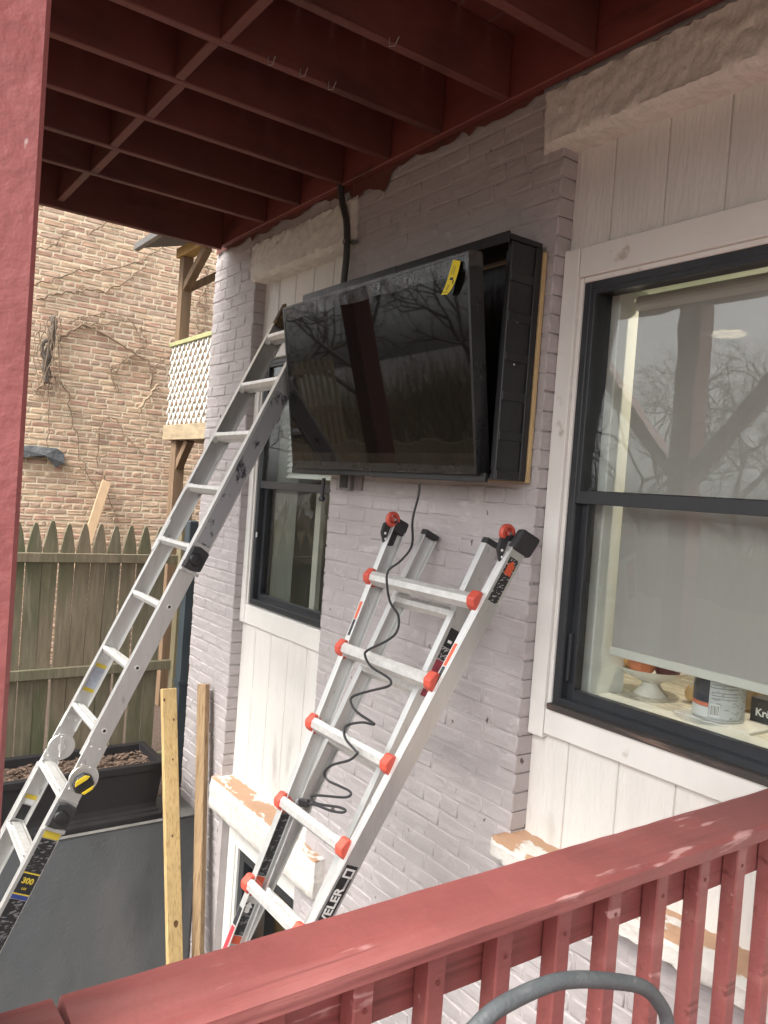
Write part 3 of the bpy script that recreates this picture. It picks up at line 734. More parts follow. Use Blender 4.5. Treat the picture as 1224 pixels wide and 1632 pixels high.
# --- long extended ladder on the left
PL, PR, VA = Vector((-3.958, -.270, .526)), Vector((-3.49, -.286, .526)), Vector((-.012, -.1263, -.2775))
a1 = -VA.normalized(); n1 = Vector((0, -a1.z, a1.y)).normalized()
L1 = empty('extension_ladder', (-3.9, -1.8, GZ), 'long silver articulated ladder leaning across the narrow window beside the television', 'ladder', 'aluminium ladders against the wall')
def at1(P, i): return P+VA*i
D1 = .085
def rails(e, i0, i1, off, name='rail', w=.028):
    for P, s in ((PL, 1), (PR, -1)):
        A, B = at1(P, i1), at1(P, i0)
        o = P.copy(); sh = Vector((-s*off, 0, 0))
        MB().sweep(channel(s, w+off*.3, D1+off*.6), A+sh+n1*off*.3, B+sh+n1*off*.3, X1, n1).build(name, ALU, e, .0008)
rails(L1, -1.45, 3.28, .014); rails(L1, 2.7, 6.42, 0); rails(L1, 6.95, 9.1, 0); rails(L1, 7.05, 13.3, .014)
def rung(e, A, B, wide, thick, ridges, m, tiltn, up_, name='rung'):
    """flat tread between A and B with raised ridges"""
    w = MB(); poly = [(-wide, 0)]
    k = ridges
    for j in range(k):
        x0 = -wide+wide*2*j/k; d = wide*2/k
        poly += [(x0+d*.12, .0), (x0+d*.25, .0045), (x0+d*.75, .0045), (x0+d*.88, 0)]
    poly += [(wide, 0), (wide, -thick*.5), (wide*.55, -thick), (-wide*.55, -thick), (-wide, -thick*.5)]
    w.sweep(poly, A, B, tiltn, up_); return w.build(name, m, e, 0)
hz = Vector((0, -1, 0)); vup = Vector((0, 0, 1))
for i in range(-1, 13):
    c = n1*-.035
    A, B = at1(PL, i)+X1*.006+c, at1(PR, i)-X1*.006+c
    if 4 <= i <= 6 or i >= 9:
        rung(L1, A, B, .031, .03, 3, ALUD, (hz*.94+vup*.34).normalized(), (vup*.94-hz*.34).normalized())
    else:
        rung(L1, A, B, .040, .034, 1, ALUD, (hz*.97+vup*.25).normalized(), (vup*.97-hz*.25).normalized())
        for s, P in ((1, A), (-1, B)):      # folded gusset at each rung end
            MB().extrude([(0, 0), (.06, 0), (0, -.055)], P+n1*.005, X1*s, a1, n1, .03).build('rung_gusset', ALU, L1, .002)
for i in (4, 5, 6):
    C = at1(PR, i)+Vector((.0005, 0, 0))+n1*-.045
    r_ = MB().lathe([(.0075, 0), (.0125, .0), (.0125, .003), (.0075, .003), (.0075, .0)], C, (1, 0, 0), 16, closed=False).build('rung_eyelet', ALUD, L1)
    MB().lathe([(.0075, 0), (.0074, .0012), (.001, .0013)], C, (1, 0, 0), 14).build('hole', BLACK, r_)
# hinge plates between rung 6 and 7
for P, s, kn in ((PL, 1, False), (PR, 1, True)):
    C = at1(P, 6.72)+n1*-.06+Vector((.004 if kn else .008, 0, 0))
    h = MB().lathe([(.001, 0), (.062, 0), (.066, .003), (.062, .010), (.001, .010)], C, (1, 0, 0), 36).build('hinge_disc', ALU, L1, 0, True)
    for i0, i1 in ((6.18, 6.62), (6.82, 7.2)):
        MB().sweep([(0, .002), (.009, .002), (.009, -D1-.004), (0, -D1-.004)], at1(P, i1)+Vector((.002, 0, 0)), at1(P, i0)+Vector((.002, 0, 0)), X1, n1).build('hinge_plate', ALU, L1, .002)
        for k in range(4):
            q = at1(P, i0+.08+.14*(k//2)*2)+n1*(-.022-.04*(k % 2))+Vector((.010, 0, 0)); MB().lathe([(.006, 0), (.005, .003), (.001, .004)], q, (1, 0, 0), 10).build('rivet', ALUD, h)
    if kn:
        kb = MB().lathe([(.043, 0), (.047, .008), (.047, .026), (.040, .034), (.001, .036)], C+Vector((.010, -.006, -.012)), (1, 0, 0), 8).build('hinge_knob', BLACK, L1, .002)
        K = C+Vector((.0468, -.006, -.012)); u_ = (a1*.8+n1*-.6).normalized(); v_ = X1.cross(u_)
        MB().extrude([(-.036, .006), (-.022, .026), (.022, .026), (.036, .012), (.02, .006)], K+v_*.012, u_, v_, X1, .004).build('knob_mark', YELLOW, kb)
        MB().extrude([(-.026, .0), (-.02, -.012), (.02, -.012), (.03, 0)], K+v_*-.024, u_, v_, X1, .004).build('knob_mark', YELLOW, kb)
    else:
        MB().lathe([(.016, 0), (.018, .004), (.012, .004)], C+Vector((.009, 0, 0)), (1, 0, 0), 16).build('hinge_boss', ALUD, h)
        MB().extrude([(-.05, -.006), (.05, -.012), (.055, 0), (.05, .012), (-.05, .006)], C+Vector((.010, 0, 0)), (a1*.94+n1*.34), n1, X1, .006).build('hinge_lever', ALU, h, .002)
# rail locks
for i in (3.2, 7.28):
    C = at1(PR, i)+Vector((.016, 0, 0))
    k = MB().extrude([(-.052, .002), (.05, .002), (.062, -.03), (.05, -.088), (-.045, -.088), (-.055, -.04)], C, a1, n1, X1, .022).build('rail_lock', RUBBER, L1, .006)
    MB().lathe([(.03, 0), (.026, .012), (.001, .018)], C+Vector((.022, 0, 0))+n1*-.035, (1, 0, 0), 18).build('lock_button', BLACK, k, 0, True)
    MB().extrude([(-.07, .004), (-.054, .004), (-.054, -.092), (-.07, -.092)], C, a1, n1, X1, .012).build('rail_collar', ALU, k, .001)
# tip cap
for P, s in ((PL, 1), (PR, -1)):
    MB().sweep(channel(s, .034, .098, .012), at1(P, -1.22)+n1*.008, at1(P, -1.62)+n1*.008, X1, n1).build('tip_cap', mat('worn_brown_cap', (.07, .055, .035), .7, col2=(.30, .19, .07), vscale=30, mix=(.5, .62)), L1, .002)
    MB().sweep([(-.01, .012), (s*.034, .012), (s*.034, -.11), (-.01, -.11)], at1(P, 13.45), at1(P, 13.2), X1, n1).build('foot', RUBBER, L1, .004)
# stickers
def sticker(e, P, i0, i1, d0, d1, m, x=.0155):
    A, B = at1(P, i1), at1(P, i0); return MB().sweep([(x, -d0), (x+.0008, -d0), (x+.0008, -d1), (x, -d1)], A, B, X1, n1).build('sticker', m, e)
SCUFF = mat('scuffed_dark_label', (.34, .34, .35), .45, metal=.4, col2=(.05, .05, .06), vscale=16, mix=(.58, .64), stretch=(1, 1, .6))
sticker(L1, PR, .25, 2.95, .010, .082, SCUFF); sticker(L1, PR, 3.02, 3.12, .010, .082, mat('faded_yellow_label', (.45, .40, .12), .5))
def print_mat(name, base, ink, scale, thr=.55):
    """rows of fine print on a label"""
    m = bpy.data.materials.new(name); m.use_nodes = True; t = m.node_tree; N = t.nodes; L = t.links; b = N['Principled BSDF']; b.inputs['Roughness'].default_value = .4
    g_ = N.new('ShaderNodeNewGeometry'); br = N.new('ShaderNodeTexNoise'); br.inputs['Scale'].default_value = scale; br.inputs['Detail'].default_value = 2
    mp = N.new('ShaderNodeMapping'); mp.inputs['Scale'].default_value = (.35, .35, 1.0); L.new(g_.outputs['Position'], mp.inputs[0]); L.new(mp.outputs[0], br.inputs['Vector'])
    rp = N.new('ShaderNodeValToRGB'); rp.color_ramp.elements[0].position = thr; rp.color_ramp.elements[1].position = thr+.03; rp.color_ramp.elements[0].color = (*base, 1); rp.color_ramp.elements[1].color = (*ink, 1)
    L.new(br.outputs['Fac'], rp.inputs[0]); L.new(rp.outputs[0], b.inputs['Base Color']); return m
LABEL = print_mat('black_label_print', (.018, .018, .02), (.16, .16, .17), 120, .56)
YL = mat('yellow_label', (.55, .42, .04), .45); BL_ = mat('blue_label', (.03, .05, .20), .45); WH = mat('white_print', (.78, .78, .76), .5)
for i0, i1, m in ((7.52, 7.62, YL), (7.63, 8.12, LABEL), (8.14, 8.42, STICK), (8.44, 8.5, BL_), (8.51, 9.35, LABEL), (9.36, 9.46, YL), (9.47, 10.2, LABEL)):
    sticker(L1, PR, i0, i1, .012, .084, m)
sticker(L1, PR, 8.12, 8.14, .012, .084, YL, .0156); sticker(L1, PR, 8.42, 8.44, .012, .084, YL, .0156)
O = at1(PR, 8.24)+n1*-.047+Vector((.0166, 0, 0))
text('load_rating_print', '300', .034, O, -n1*1.0, a1, YL, L1, 0, 'CENTER', .001)
text('load_rating_print', 'LBS', .014, at1(PR, 8.35)+n1*-.047+Vector((.0166, 0, 0)), -n1, a1, YL, L1, 0, 'CENTER')
O = at1(PR, 9.28)+n1*-.05; 
for k in range(2): MB().sweep([(.0166, -.03), (.0172, -.03), (.0172, -.07), (.0166, -.07)], at1(PR, 9.30), at1(PR, 9.18), X1, n1).build('sticker', WH, L1) if k == 0 else None
sticker(L1, PL, 5.35, 5.75, .02, .075, mat('blue_grey_label', (.33, .36, .42), .4, var=.3, vscale=30), .006); sticker(L1, PL, 5.3, 5.36, .02, .075, YL, .0064); sticker(L1, PL, 5.72, 5.78, .02, .075, YL, .0064)
sticker(L1, PL, 4.98, 5.22, .025, .06, mat('pale_label', (.62, .63, .62), .4, var=.2, vscale=40), .006)
sticker(L1, PL, 7.55, 7.62, .02, .075, YL, .0066); sticker(L1, PL, 7.72, 7.95, .025, .07, STICK, .0064); sticker(L1, PL, 7.62, 7.7, .03, .07, mat('pale_label2', (.62, .63, .62), .4), .0066)

# --- folded ladder with red caps, upside down under the television
L2 = empty('folded_ladder', (-2.4, -1.5, GZ), 'silver folding ladder with red rung caps and red wheels under the television', 'ladder', 'aluminium ladders against the wall')
V2 = Vector((0, -.119, -.2755)); a2 = -V2.normalized(); n2 = Vector((0, -a2.z, a2.y)).normalized()
def fl(i): return Vector((-2.611+.0155*i, 0, 0))+Vector((0, -.284, -.334))+V2*i
def fr_(i): return Vector((-1.961-.0485*i, 0, 0))+Vector((0, -.284, -.334))+V2*i
D2 = .068; IB = 9.6; a2r = (fr_(0)-fr_(1)).normalized()
MB().sweep(channel(1, .030, D2, .005), fl(IB), fl(-.72), X1, n2).build('outer_rail', ALU, L2, .0008)
MB().sweep(channel(-1, .034, D2, .005), fr_(IB)+X1*.02, fr_(-.72)+X1*.02, X1, n2).build('outer_rail', ALU, L2, .0008)
MB().sweep([(-.004, .0015), (-.0005, .0015), (-.0005, -.002), (-.004, -.002)], fr_(IB)+X1*.012, fr_(-.6)+X1*.012, X1, n2).build('rail_bead', ALUD, L2)
def rl_(i): return Vector((-2.556-.0207*i-.02, 0, 0))+Vector((0, -.284, -.334))+V2*i-n2*.115
def rr_(i): return Vector((-2.214-.0235*i, 0, 0))+Vector((0, -.284, -.334))+V2*i-n2*.115
MB().sweep(channel(1, .028, .07, .005), rl_(IB), rl_(-.83), X1, n2).build('inner_rail', ALU, L2, .0008)
MB().sweep(channel(-1, .028, .07, .005), rr_(IB)+X1*.028, rr_(-.83)+X1*.028, X1, n2).build('inner_rail', ALU, L2, .0008)
for f_, s in ((rl_, 1), (rr_, -1)):
    x = 0 if s > 0 else .028
    MB().sweep([(s*-.003, .003), (s*.031, .003), (s*.031, -.073), (s*-.003, -.073)], f_(-.79)+X1*x, f_(-.87)+X1*x, X1, n2).build('end_cap', RUBBER, L2, .004)
for i in range(0, 9):
    A, B = fl(i)+X1*.024, fr_(i)-X1*.012
    nn = (n2*.92+a2*.38).normalized(); uu = X1.cross(nn)*-1; uu = uu if uu.z > 0 else -uu
    r_ = rung(L2, A-n2*.012, B-n2*.012, .030, .034, 3, ALUD, nn, uu)
    for P, s in ((fl(i)+X1*.010, 1), (fr_(i)-X1*.016, -1)):
        MB().sweep([(-.036, .012), (.02, .018), (.036, .010), (.036, -.026), (.016, -.043), (-.02, -.043), (-.036, -.022)], P-n2*.012-X1*(.016 if s > 0 else .02)*1, P-n2*.012+X1*.018, nn, uu).build('rung_cap', REDPL, L2, .004)
    A, B = rl_(i+.12)+X1*.01, rr_(i+.12)+X1*.018
    rung(L2, A-n2*.03, B-n2*.03, .028, .03, 3, ALUD, nn, uu, 'inner_rung')
# wheels on brackets at the top (the foot end)
for f_, xo in ((fl, .022), (fr_, -.022)):
    C = f_(-.80)+X1*(xo-.002)+n2*.010
    w_ = MB().lathe([(.019, -.010), (.029, -.010), (.032, -.005), (.032, .005), (.029, .010), (.019, .010), (.016, .005), (.016, -.005), (.019, -.010)], C, (1, 0, 0), 28, closed=False).build('wheel', REDPL, L2, 0, True)
    MB().lathe([(.001, -.010), (.009, -.009), (.009, .010), (.001, .012)], C, (1, 0, 0), 12).build('hub', REDPL, w_)
    for k in range(5):
        t_ = k*math.pi*2/5; d_ = a2*math.cos(t_)+n2*math.sin(t_); MB().beam(C+d_*.006, C+d_*.020, .007, .007, (1, 0, 0)).build('spoke', REDPL, w_)
    MB().beam(C-X1*.02, C+X1*.02, .009, .009, (0, 0, 1)).build('axle', mat('bolt_steel', (.5, .5, .5), .3, .9), w_)
    MB().extrude([(-.085, -.008), (-.045, .03), (-.005, .036), (.03, -.01), (.03, -.05), (-.07, -.05)], f_(-.72)+X1*(.012 if xo > 0 else -.010), a2, n2, X1*(-1 if xo > 0 else -1), .014).build('wheel_bracket', RUBBER, L2, .004)
    for q in ((-.06, 0), (-.04, .012)): MB().lathe([(.006, 0), (.004, .003), (.001, .0035)], f_(-.72)+X1*(.012 if xo > 0 else -.010)+a2*q[0]+n2*q[1], (1, 0, 0), 8).build('bracket_bolt', ALUD, L2)
MB().sweep([(-.030, .002), (.006, .004), (.008, -D2-.022), (-.030, -D2-.022)], fr_(-.64)+X1*.022, fr_(-.90)+X1*.022+n2*-.008, X1, n2).build('foot', RUBBER, L2, .016, seg=4)
MB().sweep([(-.006, .0), (.03, .0), (.03, -D2-.004), (-.006, -D2-.004)], fl(-.66), fl(-.86), X1, n2).build('foot', RUBBER, L2, .010, seg=2)
MB().beam(fr_(.08)-X1*.06-n2*.04, fr_(-.42)-X1*.004-n2*.03, .014, .008, (1, 0, 0)).build('spreader_strap', ALUD, L2, .002)
# stickers
OR = mat('orange_label', (.65, .10, .04), .45); MAG = mat('faded_red_label', (.30, .035, .06), .45, var=.5, vscale=60)
def st2(f_, x, i0, i1, d0, d1, m, name='sticker'): return MB().sweep([(x, -d0), (x+.0008, -d0), (x+.0008, -d1), (x, -d1)], f_(i1), f_(i0), X1, n2).build(name, m, L2)
LAB2 = print_mat('black_label_print_fine', (.02, .02, .021), (.5, .5, .5), 170, .57)
st2(fr_, .0203, -.56, -.02, .012, .056, LAB2)
P_ = fr_(-.48)+X1*.0215-n2*.045; MB().extrude([(0, -.018), (.03, -.014), (.03, -.020), (.052, 0), (.03, .020), (.03, .014), (0, .014)], fr_(-.36)+X1*.0213-n2*.034, a2r, n2, X1, .0006).build('arrow_print', OR, L2)
st2(rr_, .0283, .32, .56, .018, .062, STICK); st2(rr_, .0283, .57, .72, .018, .062, LAB2); st2(rr_, .0283, .73, .90, .018, .062, MAG); st2(rr_, .0283, .91, 1.0, .018, .062, LAB2); st2(rr_, .0283, 1.01, 1.2, .018, .062, MAG)
MB().extrude([(0, -.010), (.022, -.010), (.022, -.018), (.042, 0), (.022, .018), (.022, .010), (0, .010)], rr_(.50)+X1*.0294-n2*.04, a2, n2, X1, .0005).build('arrow_print', WH, L2)
# narrow brand strips on the front edges
def st2f(f_, x0, x1, i0, i1, m): return MB().sweep([(x0, .0004), (x1, .0004), (x1, .0014), (x0, .0014)], f_(i1), f_(i0), X1, n2).build('sticker', m, L2)
st2f(fr_, -.008, .006, .55, .82, OR); st2f(fr_, -.008, .006, .83, 1.08, STICK); st2f(fl, .008, .022, .38, .62, OR); st2f(fl, .008, .022, .63, .85, STICK)
# long warning label on the left inner web, brand strip on the right outer web
st2(fl, .0055, 3.15, 3.92, .010, .058, LABEL); st2(fl, .0056, 3.93, 4.02, .010, .058, OR)
st2(fl, .0055, 4.25, 4.62, .010, .058, LABEL); st2(fl, .0056, 4.63, 4.72, .010, .058, OR); st2(fl, .0056, 4.78, 5.05, .010, .058, mat('pale_spec_label', (.55, .55, .54), .45, var=.25, vscale=80))
MB().extrude([(0, -.010), (.02, -.010), (.02, -.018), (.04, 0), (.02, .018), (.02, .010), (0, .010)], fl(4.36)+X1*.0066-n2*.034, a2, n2, X1, .0005).build('arrow_print', WH, L2)
st2f(fl, .004, .026, 4.3, 4.5, STICK); st2f(fl, .004, .026, 4.52, 4.85, mat('red_brand_strip', (.55, .03, .04), .45)); st2f(fl, .004, .026, 4.87, 5.2, STICK)
st2(fr_, .0203, 3.16, 5.2, .010, .058, STICK)
text('brand_print', 'VELER', .046, fr_(3.83)+X1*.0213-n2*.034, a2r, n2, WH, L2, 0, 'LEFT', .0012)
MB().extrude([(-.016, -.02), (.016, -.02), (.016, .02), (-.016, .02)], fr_(3.25)+X1*.0213-n2*.034, a2r, n2, X1, .0005).build('logo_print', WH, L2)
MB().extrude([(-.009, -.012), (.009, -.012), (.009, .012), (-.009, .012)], fr_(3.25)+X1*.0219-n2*.034, a2r, n2, X1, .0005).build('logo_print', STICK, L2)
MB().extrude([(-.02, -.016), (.02, -.016), (.02, -.008), (-.02, -.008)], fr_(3.36)+X1*.0213-n2*.034, a2r, n2, X1, .0005).build('logo_print', mat('grey_print', (.4, .4, .4), .5), L2)

# ================================================================== TELEVISION in its cabinet
cab = empty('tv_cabinet', (-2.77, -.08, .07), 'open black wooden cabinet with panelled sides fixed to the brick wall', 'cabinet')
cx0, cx1, cz0, cz1, cyf = -3.49, -2.06, .072, .905, -.168
MB().box(cx0+.02, cx1-.02, -.03, -.014, cz0+.02, cz1-.02).build('back_panel', BBOX, cab)
# panelled sides: a board with raised stiles and rails
def side(x, s):
    b = MB().box(min(x, x-s*.022), max(x, x-s*.022), cyf, -.022, cz0, cz1).build('side_panel', BBOX, cab, .003)
    if s > 0:
        n = 6; hh = (cz1-cz0)/n
        for k in range(n):
            z0 = cz0+hh*k
            MB().box(x+.0004, x+.006, cyf+.002, -.052, z0+.0, z0+.032).build('panel_rail', BBOX, b, .002)
        MB().box(x+.0004, x+.0065, -.054, -.024, cz0, cz1).build('panel_stile', BBOX, b, .002)
side(cx1, 1); side(cx0, -1)
MB().box(cx0-.012, cx1+.004, cyf-.012, -.022, cz1+.001, cz1+.021).build('top_board', BBOX, cab, .003)
MB().box(cx0+.012, cx1-.024, cyf+.004, -.022, cz0+.0, cz0+.018).build('bottom_board', BBOX, cab, .003)
MB().box(cx0-.004, -2.80, cyf-.02, cyf-.001, cz0-.012, cz0+.022).build('bottom_lip', BBOX, cab, .003)
MB().box(-2.798, cx1-.03, cyf-.02, cyf-.001, cz0-.014, cz0+.022).build('bottom_lip', BBOX, cab, .003)
MB().box(cx0-.012, -2.72, cyf-.022, cyf-.013, cz1-.008, cz1+.03).build('top_lip', BBOX, cab, .002)
MB().box(-2.718, cx1+.002, cyf-.022, cyf-.013, cz1-.012, cz1+.028).build('top_lip', BBOX, cab, .002)
MB().box(-2.098, -2.084, cyf+.01, -.03, cz0+.03, cz1-.03).build('inner_batten', BBOX, cab, .002)
MB().box(cx0+.01, cx1+.012, -.021, -.005, cz0-.004, cz1-.01).build('plywood_backing', mat('raw_plywood', (.55, .40, .20), .7, var=.15, vscale=8), cab, .001)
for z in (.2, .45, .6): MB().lathe([(.004, 0), (.004, .002), (.001, .003)], Vector((cx1+.0005, cyf+.05, z+.03)), (1, 0, 0), 8).build('screw_head', ALUD, cab)

tv = empty('television', (-2.785, -.2, .08), 'large black flat screen television tilted forward in the open cabinet', 'television')
TT = Vector((0, -.32, .842)); TB = Vector((0, -.205, .083)); tu = (TT-TB).normalized(); tn = Vector((0, -tu.z, tu.y)).normalized()
H = (TT-TB).length; x0, x1 = -3.452, -2.112
def tvp(x, h, d): return Vector((x, 0, 0))+TB+tu*h+tn*d
def tvbox(xa, xb, ha, hb, da, db, name, m, bevel=.002, parent=None):
    b = MB(); vs = [tvp(x, h, d) for x in (xa, xb) for h in (ha, hb) for d in (da, db)]
    b.add(vs, [(0, 1, 3, 2), (4, 6, 7, 5), (0, 4, 5, 1), (2, 3, 7, 6), (0, 2, 6, 4), (1, 5, 7, 3)]); return b.build(name, m, parent or tv, bevel)
SCREEN = bpy.data.materials.new('tv_screen_glass'); SCREEN.use_nodes = True
b_ = SCREEN.node_tree.nodes['Principled BSDF']; b_.inputs['Base Color'].default_value = (.006, .0055, .005, 1); b_.inputs['Roughness'].default_value = .025; b_.inputs['Specular IOR Level'].default_value = .28
tvbox(x0+.008, x1-.008, .006, H-.006, -.062, -.004, 'body', TVPL, .004)
tvbox(x0+.25, x1-.25, .1, H-.2, -.10, -.0625, 'rear_housing', TVPL, .01)
tvbox(x0+.0125, x1-.0125, .0335, H-.0125, -.0035, -.0005, 'screen', SCREEN, 0)
tvbox(x0, x0+.012, 0, H, -.06, .002, 'bezel', TVPL); tvbox(x1-.012, x1, 0, H, -.064, .003, 'bezel', TVPL)
tvbox(x0+.0125, x1-.0125, H-.012, H, -.06, .0015, 'bezel', TVPL); tvbox(x0+.0125, x1-.0125, 0, .033, -.06, .0025, 'bezel', TVPL)
# clear protective film still wrapped round the edges of the set
FILM = bpy.data.materials.new('crinkled_clear_film'); FILM.use_nodes = True; t = FILM.node_tree; N = t.nodes; L = t.links; N.clear()
o_ = N.new('ShaderNodeOutputMaterial'); mx = N.new('ShaderNodeMixShader'); tr = N.new('ShaderNodeBsdfTransparent'); gl = N.new('ShaderNodeBsdfGlossy'); gl.inputs['Roughness'].default_value = .12
g_ = N.new('ShaderNodeNewGeometry'); mp = N.new('ShaderNodeMapping'); mp.inputs['Rotation'].default_value = (0, R(40), 0); mp.inputs['Scale'].default_value = (3.5, 1, .5); L.new(g_.outputs['Position'], mp.inputs[0])
nz = N.new('ShaderNodeTexNoise'); nz.inputs['Scale'].default_value = 6; nz.inputs['Detail'].default_value = 3; L.new(mp.outputs[0], nz.inputs['Vector'])
bp = N.new('ShaderNodeBump'); bp.inputs['Strength'].default_value = .6; bp.inputs['Distance'].default_value = .03; L.new(nz.outputs['Fac'], bp.inputs['Height']); L.new(bp.outputs[0], gl.inputs['Normal'])
L.new(schlick(t, .035), mx.inputs[0]); L.new(tr.outputs[0], mx.inputs[1]); L.new(gl.outputs[0], mx.inputs[2]); L.new(mx.outputs[0], o_.inputs[0])
def film(xa, xb, ha, hb, d, seed, nx, nh):
    r = random.Random(seed); m = MB(); V = {}
    for i in range(nx+1):
        for j in range(nh+1):
            x = xa+(xb-xa)*i/nx; h = ha+(hb-ha)*j/nh; e = 0 if j in (0, nh) else 1
            V[i, j] = len(m.v); m.v.append(tvp(x, h+(.003*math.sin(x*23) if j == 0 else 0), d+.0009*math.sin(x*38+h*55+1.5*math.sin(x*9))+e*abs(r.gauss(0, .0003))))
    for i in range(nx):
        for j in range(nh): m.f.append((V[i, j], V[i+1, j], V[i+1, j+1], V[i, j+1]))
    return m
film(x0, x1, H-.068, H+.001, .005, 4, 90, 5).build('protective_film', FILM, tv, 0, True)
film(x0, x1, .002, .075, .006, 6, 90, 5).build('protective_film', FILM, tv, 0, True)
tvbox(x1+.0005, x1+.002, H-.05, H+.004, -.066, .004, 'protective_film', FILM, 0)
# wall bracket
MB().beam((-2.95, -.03, .45), (-2.95, -.12, .45), .05, .3, (1, 0, 0)).build('mount_arm', BLACK, tv); MB().beam((-2.62, -.03, .45), (-2.62, -.12, .45), .05, .3, (1, 0, 0)).build('mount_arm', BLACK, tv)
# yellow paper tag
tg = MB(); P0 = [(728, 415), (733, 416), (727, 430), (722, 447), (712, 470), (704, 470), (712, 448), (718, 430)]
pts = [on_plane(p, tvp(0, H, .012), tn) for p in P0]
m = MB(); A = [(on_plane(p, tvp(0, H, d), tn), on_plane(q, tvp(0, H, d), tn)) for p, q, d in (((722, 414), (734, 416), .008), ((718, 428), (731, 430), .016), ((713, 446), (726, 447), .02), ((709, 457), (720, 460), .022), ((703, 470), (713, 469), .026))]
for a, b in A: m.v += [a, b]
for i in range(4): m.f.append((2*i, 2*i+1, 2*i+3, 2*i+2))
k = len(m.v); m.v += [v-tn*.0008 for v in m.v[:k]]; m.f += [tuple(i+k for i in f)[::-1] for f in m.f]
YT = mat('yellow_paper_tag', (.78, .62, .03), .6, var=.05, vscale=30)
tgo = m.build('paper_tag', YT, None); tag(tgo, 'small yellow paper tag hanging from the top right of the television', 'tag')
def tagq(d0, d1, s0, s1):
    def P(t, s):
        t *= 4; i = min(3, int(t)); f = t-i; a = A[i][0].lerp(A[i+1][0], f); b = A[i][1].lerp(A[i+1][1], f); return a.lerp(b, s)+tn*.0012
    return MB().add([P(d0, s0), P(d0, s1), P(d1, s1), P(d1, s0)], [(0, 1, 2, 3)])
tagq(.44, .50, .3, .7).build('tag_print', STICK, tgo); tagq(.50, .60, .72, .86).build('tag_print', STICK, tgo); tagq(.90, .92, .1, .9).build('tag_print', STICK, tgo)
tagq(.15, .38, .25, .38).build('tag_print', mat('tag_olive_print', (.45, .36, .04), .6), tgo); tagq(.15, .38, .5, .62).build('tag_print', MATS['tag_olive_print'], tgo); tagq(.65, .85, .3, .6).build('tag_print', MATS['tag_olive_print'], tgo)

# metal mount crank hanging below the cabinet
cl = empty('crank_handle', onY((513, 795), -.17), 'short black crank handle hanging below the cabinet', 'handle')
A, B = onY((516, 762), -.17), onY((513, 795), -.17)
MB().tube([A, A.lerp(B, .6), B], .009, 10).build('arm', BLACK, cl, 0, True)
MB().lathe([(.001, -.016), (.012, -.012), (.014, 0), (.012, .01), (.001, .014)], B, (.3, -1, 0), 12).build('knob', BLACK, cl, 0, True)
ob = empty('outlet_box', (-3.23, -.01, .0), 'small grey recessed outlet box on the brick under the television', 'outlet box')
MB().box(-3.30, -3.205, -.03, .01, -.008, .07).build('box', mat('grey_box_plastic', (.20, .19, .19), .5, var=.1, vscale=10), ob, .004)
MB().box(-3.285, -3.222, -.034, -.031, .004, .07).build('opening', BLACK, ob)
MB().box(-3.195, -3.13, -.012, .01, -.004, .065).build('cover', mat('mauve_cover', (.22, .19, .19), .5), ob, .003)

# conduit down from the deck
cdp = empty('conduit', (-3.4, -.03, .95), 'dark grey conduit bending down the wall to the cabinet top', 'conduit')
P = smooth_path([onY(q, -.045) for q in [(540, 215), (541, 240), (542, 262), (543, 300), (546, 325), (552, 352), (553, 385), (552, 410), (549, 440), (547, 462)]], 5)
MB().tube(P, .0165, 12).build('pipe', PIPE, cdp, 0, True)
for q in ((541, 262), (552, 386)):
    c = onY(q, -.045); MB().lathe([(.0195, -.008), (.0195, .008)], c, (0, 0, 1), 14).build('strap', mat('galvanised_strap', (.25, .25, .25), .4, .6), cdp); MB().box(c.x+.01, c.x+.05, -.03, -.012, c.z-.007, c.z+.007).build('strap_tab', MATS['galvanised_strap'], cdp)

# power cord draped over the ladder
def z7(x, y): return (340+x*.441, 780+y*.441)
def z2(x, y): return (320+x*.343, 1180+y*.343)
cp = [z7(*q) for q in [(745, -20), (742, 20), (720, 110), (718, 200), (680, 255), (632, 295), (628, 350), (640, 410), (668, 455), (665, 510), (630, 545), (560, 580), (548, 600), (570, 640), (625, 675), (642, 695), (630, 712), (560, 730), (505, 748), (497, 770), (520, 805), (582, 848), (540, 842), (490, 850), (472, 870), (480, 905), (515, 945)]]+[z2(*q) for q in [(728, 60), (690, 92), (610, 115), (575, 150), (590, 185), (640, 210), (690, 235), (695, 255), (660, 265), (540, 255), (512, 265), (525, 285), (560, 298), (640, 310), (672, 325), (655, 335), (600, 325), (540, 302), (500, 294)]]
PF = Vector((0, -.284, -.334)); CP = []
for k, q in enumerate(cp):
    if q[1] < 880: d = on_plane(q, PF+n2*.05, n2); w_ = onY(q, -.20); f = max(0, min(1, (q[1]-775)/105)); P = w_.lerp(d, f)
    else:
        f = max(0, min(1, (q[1]-1190)/60)); P = on_plane(q, PF+n2*(.048-.085*f), n2)
    CP.append(P)
cord = empty('power_cord', CP[-1], 'thin black power cord hanging from the television in wavy loops over the ladder', 'cord')
MB().tube(smooth_path(CP, 5), .0046, 8).build('cable', WIRE, cord, 0, True)
e_ = CP[-1]; d_ = (CP[-1]-CP[-2]).normalized()
pg = MB().beam(e_, e_+d_*.05, .028, .02, (0, 0, 1)).build('plug', BLACK, cord, .004)
MB().lathe([(.015, 0), (.016, .012), (.010, .018)], e_+d_*.05, d_, 12).build('plug_collar', mat('smoky_clear_plastic', (.2, .2, .2), .15), pg)

